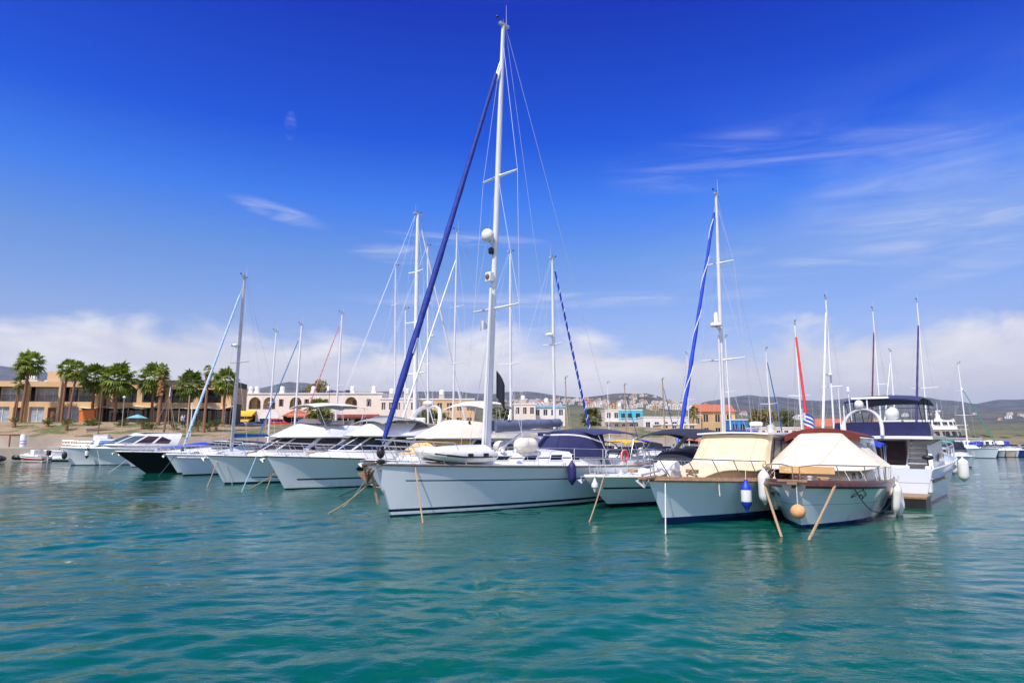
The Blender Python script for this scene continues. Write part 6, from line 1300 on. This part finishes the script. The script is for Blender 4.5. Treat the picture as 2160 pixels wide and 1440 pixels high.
# ------------------------------------------------------------------ left quay: dinghies, pedestal, boxes, poles
def outboard(root, x, mt='plastic_black', z=.55, sc=1.0):
    mb = MB(); mb.hexa([(x - .28 * sc, -.15 * sc, z + .18), (x + .06, -.15 * sc, z + .18), (x + .06, .15 * sc, z + .18), (x - .28 * sc, .15 * sc, z + .18), (x - .34 * sc, -.13 * sc, z + .62 * sc), (x + .04, -.13 * sc, z + .66 * sc), (x + .04, .13 * sc, z + .66 * sc), (x - .34 * sc, .13 * sc, z + .62 * sc)])
    o = mb.build('outboard_motor', mt, root, bevel=.05); MB().bx(x - .16, x - .02, -.05, .05, z - .7, z + .177).build('leg', 'alloy_grey', o, bevel=.02); return o
def inflatable(u, D, L, label, mt='rubber_grey', a=(.9, .4), motor='plastic_black', top=None):
    x = (u - 1080) / 1404 * D; t = thing('inflatable_boat', label, 'dinghy', (x, D, 0), atan2(-a[1], -a[0]), 'small open boats beside the left quay'); r = .24
    pts = [(-L, .62, .30)] + [(-L * .95 + L * .75 * i / 5, .62, .30) for i in range(6)] + [(-L * .05 , .38, .36), (.12, 0, .42), (-L * .05, -.38, .36)] + [(-L * .2 - L * .75 * i / 5, -.62, .30) for i in range(6)] + [(-L, -.62, .30)]
    MB().tube(pts, [.1] + [r] * (len(pts) - 2) + [.1], 10).build('buoyancy_tube', mt, t, smooth=70)
    MB().bx(-L * .92, -.2, -.45, .45, .08, .2).build('floor', 'alloy_grey', t); MB().bx(-L * .55, -L * .55 + .3, -.45, .45, .42, .48).build('thwart', 'teak', t)
    MB().bx(-L * .95, -L * .95 + .06, -.45, .45, .1, .6).build('transom', 'plastic_white', t)
    if motor: outboard(t, -L * .96, motor)
    if top: mb = MB(); mb.tube([(-L * .3 - L * .45 * i / 6, 0, .55 + .1 * sin(i)) for i in range(7)], [.1, .3, .42, .4, .42, .32, .1], 10, flat=.5); mb.build('cover', top, t, smooth=70)
    return t
inflatable(8, 72, 3.4, 'dark inflatable with a blue-white bundle at the very left edge', 'rub_black', a=(.5, -.86), top='canvas_blue', motor='plastic_white')
inflatable(44, 73.5, 3.0, 'black inflatable with a pale bundle between the blue bundle and the red-sided boat', 'rub_black', a=(.3, .95), top='canvas_ivory', motor=None)
def open_boat(u, D, L, label, hullm, a):
    x = (u - 1080) / 1404 * D; t = thing('open_boat', label, 'dinghy', (x, D, 0), atan2(-a[1], -a[0]), 'small open boats beside the left quay'); h = Hull(t, L, L * .36, .72, .55, .35, hullm, nt=14, bulwark=.2, strake=('plastic_white', .04)); outboard(t, -L - .02, 'plastic_black', .5, 1.1)
    MB().bx(-L * .6, -L * .45, -.35, .35, .45, 1.25).build('console', 'plastic_white', t, bevel=.04); MB().bx(-L * .82, -L * .70, -.5, .5, .40, .75).build('seat', 'canvas_ivory', t, bevel=.05); return t
open_boat(58, 71.5, 3.9, 'small open boat with a red-striped white side and black outboard beside the quay', 'hull_red', (.93, -.35))
inflatable(112, 73, 3.0, 'pale grey inflatable with a dark outboard left of the old blue-windowed boat', 'rubber_white', a=(.95, .3))
p = P(48, 938, 78.5); t = thing('service_pedestal', 'white power pedestal with blue bands on the quay edge', 'pedestal', (p.x, p.y, 1.3)); MB().lathe((0, 0, 0), [(.32, 0), (.32, 1.5), (.26, 1.62)], 12).build('body', 'plastic_white', t); MB().lathe((0, 0, 0), [(.325, .5), (.325, .58)], 12).lathe((0, 0, .8), [(.325, 0), (.325, .06)], 12).build('band', 'canvas_blue', t)
p = P(197, 920, 81); t = thing('utility_cabinet', 'large white metal utility cabinet standing on the quay', 'cabinet', (p.x, p.y, 1.3), .1); MB().bx(0, 1.65, 0, .8, 0, 1.55).build('body', 'plastic_white', t, bevel=.02); MB().bx(-.06, 1.71, -.05, .85, 1.553, 1.62).build('lid', 'plastic_white', t, bevel=.01); MB().bx(.05, .8, -.02, -.003, .08, 1.48).build('door', 'plastic_white', t); MB().bx(.85, 1.6, -.02, -.003, .08, 1.48).build('door', 'plastic_white', t)
p = P(2, 940, 78); t = thing('quay_shelter', 'weathered timber frame shelter at the left edge of the quay', 'shelter', (p.x - 2.2, p.y, 1.3)); MB().bx(0, 3.2, 0, 1.6, 1.5, 1.62).build('roof', 'wood_brown', t, smooth=0)
for x in (.1, 1.5, 3.0): MB().bx(x, x + .12, .05, .17, 0, 1.497).build('post', 'wood_brown', t, smooth=0)
def pole(u, vb, vt, D, label, mt='concrete_pale', r=.05, lamp=False, z=None):
    b = P(u, vb, D); H = P(u, vt, D).z - b.z; t = thing('lamp_post' if lamp else 'pole', label, 'lamp post' if lamp else 'pole', b); MB().tube([(0, 0, -1), (0, 0, H)], [r * 1.2, r * .8], 8).build('post', mt, t)
    if lamp: MB().ball((0, 0, H + .15), .18, 10, 8).build('lamp', 'plastic_white', t)
    else: MB().lathe((0, 0, H), [(r * 1.3, 0), (r * 1.3, .05), (r * .5, .1)], 8).build('cap', mt, t)
    return t
pole(208, 905, 810, 88, 'tall thin dark pole standing on the bank left of the canopies', 'wood_brown', .06)
pole(257, 900, 840, 89, 'short grey lamp post in front of the cream canopies', 'concrete_pale', .05, True)
pole(395, 903, 836, 88, 'cream pole, left one of the close pair on the promenade', 'stucco_sand', .07); pole(402, 905, 850, 88, 'shorter white pole, right one of the close pair on the promenade', 'plastic_white', .07)
pole(472, 905, 850, 105, 'thin cream pole before the yellow awning', 'stucco_sand', .07); pole(692, 900, 812, 125, 'thin brown pole rising above the arched terrace roof', 'wood_brown', .06)
def tripod():
    b = P(345, 905, 86); t = thing('flag_mast', 'old wooden mast held by ropes on the promenade before the shaggy palm', 'mast', b); MB().tube([(0, 0, -1), (.45, 0, 4.2)], [.14, .10], 8).build('pole', 'wood_brown', t); MB().tube([(.45, 0, 4.1), (.5, 0, 5.4)], [.08, .05], 8).build('topmast', 'plastic_white', t)
    for x, y in ((-1.9, .3), (1.9, -.3), (.6, 1.5), (1.2, -1.2)): MB().tube([(.45, 0, 4.2), (x, y, -.9)], .03, 5).build('stay', 'rope_tan', t)
tripod()
p = P(276, 900, 100)
for u, D in ((288, 97), (1072, 140), (1094, 142), (1110, 138)):
    b = P(u, 905, D); t = thing('parasol', 'open pale blue parasol ' + {288: 'before the dark restaurant windows', 1072: 'just right of the tall mast foot', 1094: 'in the middle of the three by the villas', 1110: 'rightmost of the three by the villas'}[u], 'parasol', (b.x, b.y, 3.6)); MB().tube([(0, 0, 0), (0, 0, 2.2)], .04, 6).build('pole', 'plastic_white', t); MB().lathe((0, 0, 0), [(1.5, 1.75), (.75, 2.05), (.05, 2.3)], 8).build('canopy', 'parasol', t, smooth=0)
# cars
def car(u, vb, D, mt, label, suv=False, rz=0.0):
    b = P(u, vb, D); t = thing('parked_car', label, 'car', b, rz, 'cars parked before the arched terrace'); h = .25 if suv else 0
    prof = [(-2.0, .32), (2.0, .32), (2.05, .62), (1.95, .82 + h * .5), (1.0, .92 + h * .6), (-1.9, .95 + h * .6), (-2.05, .7)]
    MB().prism([(x, -.82, z) for x, z in prof], (0, 1.64, 0)).build('body', mt, t, bevel=.06)
    cab = [(1.05, .90 + h * .6), (.35, 1.42 + h), (-1.25 - h, 1.44 + h), (-1.85, .93 + h * .6)]
    MB().hexa([(x, y, z) for (x, z), y in ((cab[0], -.76), (cab[0], .76), (cab[3], .76), (cab[3], -.76))] + [(x, y, z) for (x, z), y in ((cab[1], -.62), (cab[1], .62), (cab[2], .62), (cab[2], -.62))]).build('roof', mt, t, bevel=.05)
    for sd in (-1, 1):
        for xa, xb in ((-1.4, -.5), (-.4, .55)): MB().prism([(xa - .1, sd * .765, 1.0 + h * .6), (xb + .12, sd * .765, 1.0 + h * .6), (xb - .12, sd * .66, 1.34 + h), (xa + .1, sd * .66, 1.34 + h)], (0, sd * .01, 0)).build('window', 'glass_dark', t)
        for x in (-1.25, 1.3):
            w_ = MB(); w_.tube([(x, sd * .70, .33), (x, sd * .86, .33)], .33, 16); w_ = w_.build('wheel', 'tyre', t); MB().tube([(x, sd * .862, .33), (x, sd * .875, .33)], .19, 12).build('rim', 'alloy', w_)
        MB().box((2.03, sd * .6, .70), (.06, .3, .14)).build('headlight', 'plastic_white', t)
    return t
car(507, 904, 130, 'car_white', 'white hatchback parked under the yellow awning', rz=.5); car(528, 906, 128, 'car_dark', 'dark car parked just right of the white hatchback', rz=2.2)
car(553, 904, 133, 'car_blue', 'dark blue car parked before the blue-columned gable', rz=.3); car(590, 902, 128, 'red_paint', 'bright red jeep-like car parked right of the blue-columned gable', True, rz=.15); car(632, 903, 135, 'car_dark', 'dark hatchback parked right of the red jeep-like car', rz=.4)
tag(MB().bx(0, 3.6, 0, .3, 0, 1.0).bx(-.1, 3.7, -.05, .35, 1.003, 1.1).build('low_wall', 'concrete', smooth=0), 'short concrete wall beside the parked dark cars', 'wall').location = P(552, 909, 122)
# people, tiny, on the promenade
def person(u, vb, D, shirt, label):
    b = P(u, vb, D); t = thing('person', label, 'person', b); mb = MB()
    sk = [((0, 0, .92), .15), ((0, .09, .88), .11), ((0, .10, .48), .07), ((0, .11, .06), .05)]
    mb.tube([(0, .09, .02), (0, .09, .48), (0, .07, .90), (0, .02, 1.1), (0, 0, 1.35), (0, 0, 1.48), (0, 0, 1.55), (0, 0, 1.66), (0, 0, 1.74)], [.05, .065, .10, .15, .17, .10, .06, .10, .05], 8); mb.tube([(0.02, -.11, .02), (.02, -.10, .48), (0, -.06, .90)], [.05, .065, .10], 8)
    for sd in (-1, 1): mb.tube([(0, sd * .15, 1.42), (.02, sd * .24, 1.12), (.10, sd * .24, .86), (.12, sd * .24, .76)], [.06, .05, .04, .035], 6)
    mb.build('body', 'skin', t, smooth=80); MB().tube([(0, 0, .86), (0, 0, 1.1), (0, 0, 1.36), (0, 0, 1.46)], [.165, .165, .185, .12], 10).build('shirt', shirt, t, smooth=70); MB().ball((-.02, 0, 1.70), (.11, .10, .09), 8, 6).build('hair', 'cloth_dark', t); MB().tube([(0, .09, .3), (0, .08, .88)], [.08, .115], 8).tube([(0.02, -.10, .3), (0, -.08, .88)], [.08, .115], 8).build('trousers', 'cloth_dark', t)
person(383, 900, 94, 'plastic_white', 'person in a white top standing by the cream canopy poles'); person(388, 901, 93, 'canvas_blue', 'person in a blue top standing beside the person in white')
person(560, 905, 126, 'red_paint', 'person in a red top walking by the dark blue car')
flagp = P(1692, 868, 44); flag(flagp, 1.15, .8, None, 'blue and white striped Greek flag flying above the maroon canopy', droop=.45, dirv=(.9, .3, 0), extra='greek'); fp = thing('flag_staff', 'thin white staff carrying the striped flag', 'pole', (flagp.x, flagp.y, .8)); MB().tube([(0, 0, 0), (0, 0, flagp.z - .7)], .025, 6).build('staff', 'plastic_white', fp); MB().ball((0, 0, flagp.z - .68), .045, 8, 6).build('knob', 'plastic_white', fp)

# ------------------------------------------------------------------ mooring lines
def E(h, t, sd=1, inset=.12, dz=.04): return h.world(h.edge(t, sd, inset, dz))
rope(E(S1H, .085), G(892, 1103), 'tan rope dropping straight from the tall yacht bow into the water', sag=.01, r=.022)
rope(E(S1H, .08), G(770, 1035) + Vector((0, 0, .55)), 'tan rope looping slack across the tall yacht bow', sag=.55, r=.022)
bt = S1H.world((.75, 0, 1.1)); rope(bt, G(694, 1082), 'pale tan rope running left from the tall yacht anchor into the water', sag=.08, r=.025)
rope(S1H.world((.80, .05, 1.5)), S1H.world((.55, .12, .42)), 'bundle of knotted tan rope hanging under the tall yacht anchor', sag=0, r=.04)
rope(S1H.world((.70, -.05, 1.5)), G(724, 1068), 'thin white line from the tall yacht bow dipping to the left', 'rope_white', sag=.15, r=.014)
rope(E(B9H, .06), G(1243, 1101), 'orange-brown rope from the sports cruiser bow down to the left', 'rope_tan', sag=.05, r=.02)
rope(E(B9H, .10), G(1337, 1066), 'dark thin rope along the sports cruiser side', 'rope_dark', sag=.05, r=.016)
rope(E(B10H, .05), G(1404, 1126), 'white chain-like rope hanging from the brown-gunwale launch bow', 'rope_white', sag=.03, r=.015)
rope(E(B10H, .19, 1, .0), E(B10H, .19, 1, -.02, -.42), 'short white rope end hanging over the brown-gunwale launch side', 'rope_white', sag=0, r=.018)
rope(E(B11H, .17, -1, .0), G(1649, 1132), 'tan rope from the left bow of the tented launch', sag=.02, r=.032)
rope(E(B11H, .10, 1, .0), G(1706, 1139), 'tan rope from the right bow of the tented launch', sag=.02, r=.032)
rope(E(B11H, .16, 1, -.03, -.05), E(B11H, .62, 1, -.06, -.25), 'dark rope drooping in a loop along the tented launch side', 'rope_dark', sag=.62, r=.014)
rope(E(B7H, .05, -1, .2), G(561, 1034), 'thin tan rope left of the portholed flybridge cruiser bow', sag=.04); rope(E(B7H, .10), G(527, 1030), 'tan rope angling from the portholed flybridge cruiser far to the left', sag=.06)
rope(E(B7H, .60), G(714, 1047), 'dark rope reaching the water right of the second porthole', 'rope_dark', sag=.03)
rope(E(B6H, .05, -1), G(437, 1027), 'tan rope from the sun-canopied flybridge cruiser bow to the left', sag=.04); rope(E(B6H, .05), G(490, 1021), 'thin rope straight down from the sun-canopied flybridge cruiser bow', 'rope_white', sag=.01, r=.016); rope(E(B6H, .16), G(510, 1036), 'bluish thin rope between the two flybridge bows', 'jib_lightblue', sag=.02, r=.018)
rope(E(B4H, .05), G(334, 1004), 'dark rope from the plain white cruiser bow into the water', 'rope_dark', sag=.03, r=.02); rope(E(B3H, .08), G(229, 997), 'pale rope from the black-hulled boat running left', 'rope_white', sag=.05, r=.022)
rope(E(B2H, .18), G(211, 981), 'pale rope from the long hardtop cruiser', 'rope_white', sag=.03, r=.02); rope(E(B2H, .03), G(70, 982), 'long pale rope from the leftmost cruiser towards the left quay', 'rope_white', sag=.1, r=.02)
# ------------------------------------------------------------------ fenders
def fend(h, t, sd, drop, L, r, mt, label, ends=None, out=.0, tilt=0.0): e = Vector(h.edge(t, sd, -r - out)); return fender(h.world((e.x, e.y, e.z - drop)), L, r, mt, label, ends, drop - L / 2 + .3, tilt)
fend(S1H, .505, 1, .22, .72, .15, 'rubber_navy', 'navy blue fender hanging on the tall yacht side near its stern')
fend(B10H, .27, 1, .40, .68, .15, 'rubber_white', 'white fender with bright blue ends on the brown-gunwale launch side', 'rubber_blue')
fend(B10H, .34, 1, .15, .9, .17, 'rubber_white', 'long white fender squeezed between the two launches', out=.05); fend(B10H, .39, 1, .35, .8, .15, 'rubber_white', 'lower white fender half hidden between the two launches', out=.1)
for q, lab, dr, tl in ((.56, 'leftmost of three white fenders at the tented launch quarter', .42, .15), (.62, 'middle and lowest of three white fenders at the tented launch quarter', .55, .05), (.68, 'rightmost of three white fenders at the tented launch quarter', .42, -.1)): fend(B11H, q, 1, dr, .82, .13, 'rubber_white', lab, tilt=tl)
e = B11H.world((.80, .10, .52)); t = thing('ball_fender', 'round orange ball fender hanging below the tented launch bowsprit', 'fender', e); MB().ball((0, 0, 0), .19, 18, 12).build('ball', 'rubber_orange', t, smooth=80); MB().tube([(0, 0, .18), (0, .0, .72)], .012, 5).build('line', 'rope_white', t)
fend(B12H, .42, -1, .45, .95, .22, 'rubber_white', 'big white fender on the motor yacht starboard side'); fend(B12H, .18, -1, .5, .9, .2, 'rubber_white', 'white fender near the motor yacht bow')
fend(B2H, .13, 1, .45, .8, .17, 'rubber_white', 'white fender with dark top on the leftmost cruiser side', 'rub_black'); fend(B2H, .02, 1, .7, .6, .22, 'rub_black', 'black fender hanging at the leftmost cruiser bow')
fend(B3H, .30, 1, .55, 1.0, .20, 'rubber_white', 'long white fender on the black-hulled boat side')
fend(B9H, .02, 1, .28, .3, .12, 'rubber_white', 'small white fender under the sports cruiser bow')

q_ = S1H.world((-9.9, 1.93, 1.72)); t = thing('lifebuoy', 'red lifebuoy ring hanging on the tall yacht stern rail', 'lifebuoy', q_, S1.rotation_euler.z); MB().tube([(.20 * cos(2 * pi * i / 20), 0, .20 * sin(2 * pi * i / 20)) for i in range(20)], .05, 8, closed=True).build('ring', 'red_paint', t); MB().tube([(.245 * cos(2 * pi * i / 20), .02, .245 * sin(2 * pi * i / 20)) for i in range(20)], .014, 5, closed=True).build('grab_line', 'rope_white', t)
# ------------------------------------------------------------------ sea air
hz = bpy.data.materials.new('sea_air'); hz.use_nodes = True; q = NT(hz.node_tree); q.n.clear()
pv = q.node('ShaderNodeVolumePrincipled'); pv.inputs['Color'].default_value = (.40, .58, .92, 1); pv.inputs['Density'].default_value = HAZE; pv.inputs['Anisotropy'].default_value = 0.2
mo = q.node('ShaderNodeOutputMaterial'); q.l.new(pv.outputs[0], mo.inputs['Volume'])
MAT['sea_air'] = hz
hzo = MB().bx(-6500, 6500, -60, 6900, -5, 470).build('haze', 'sea_air', smooth=0); hzo['kind'] = 'stuff'
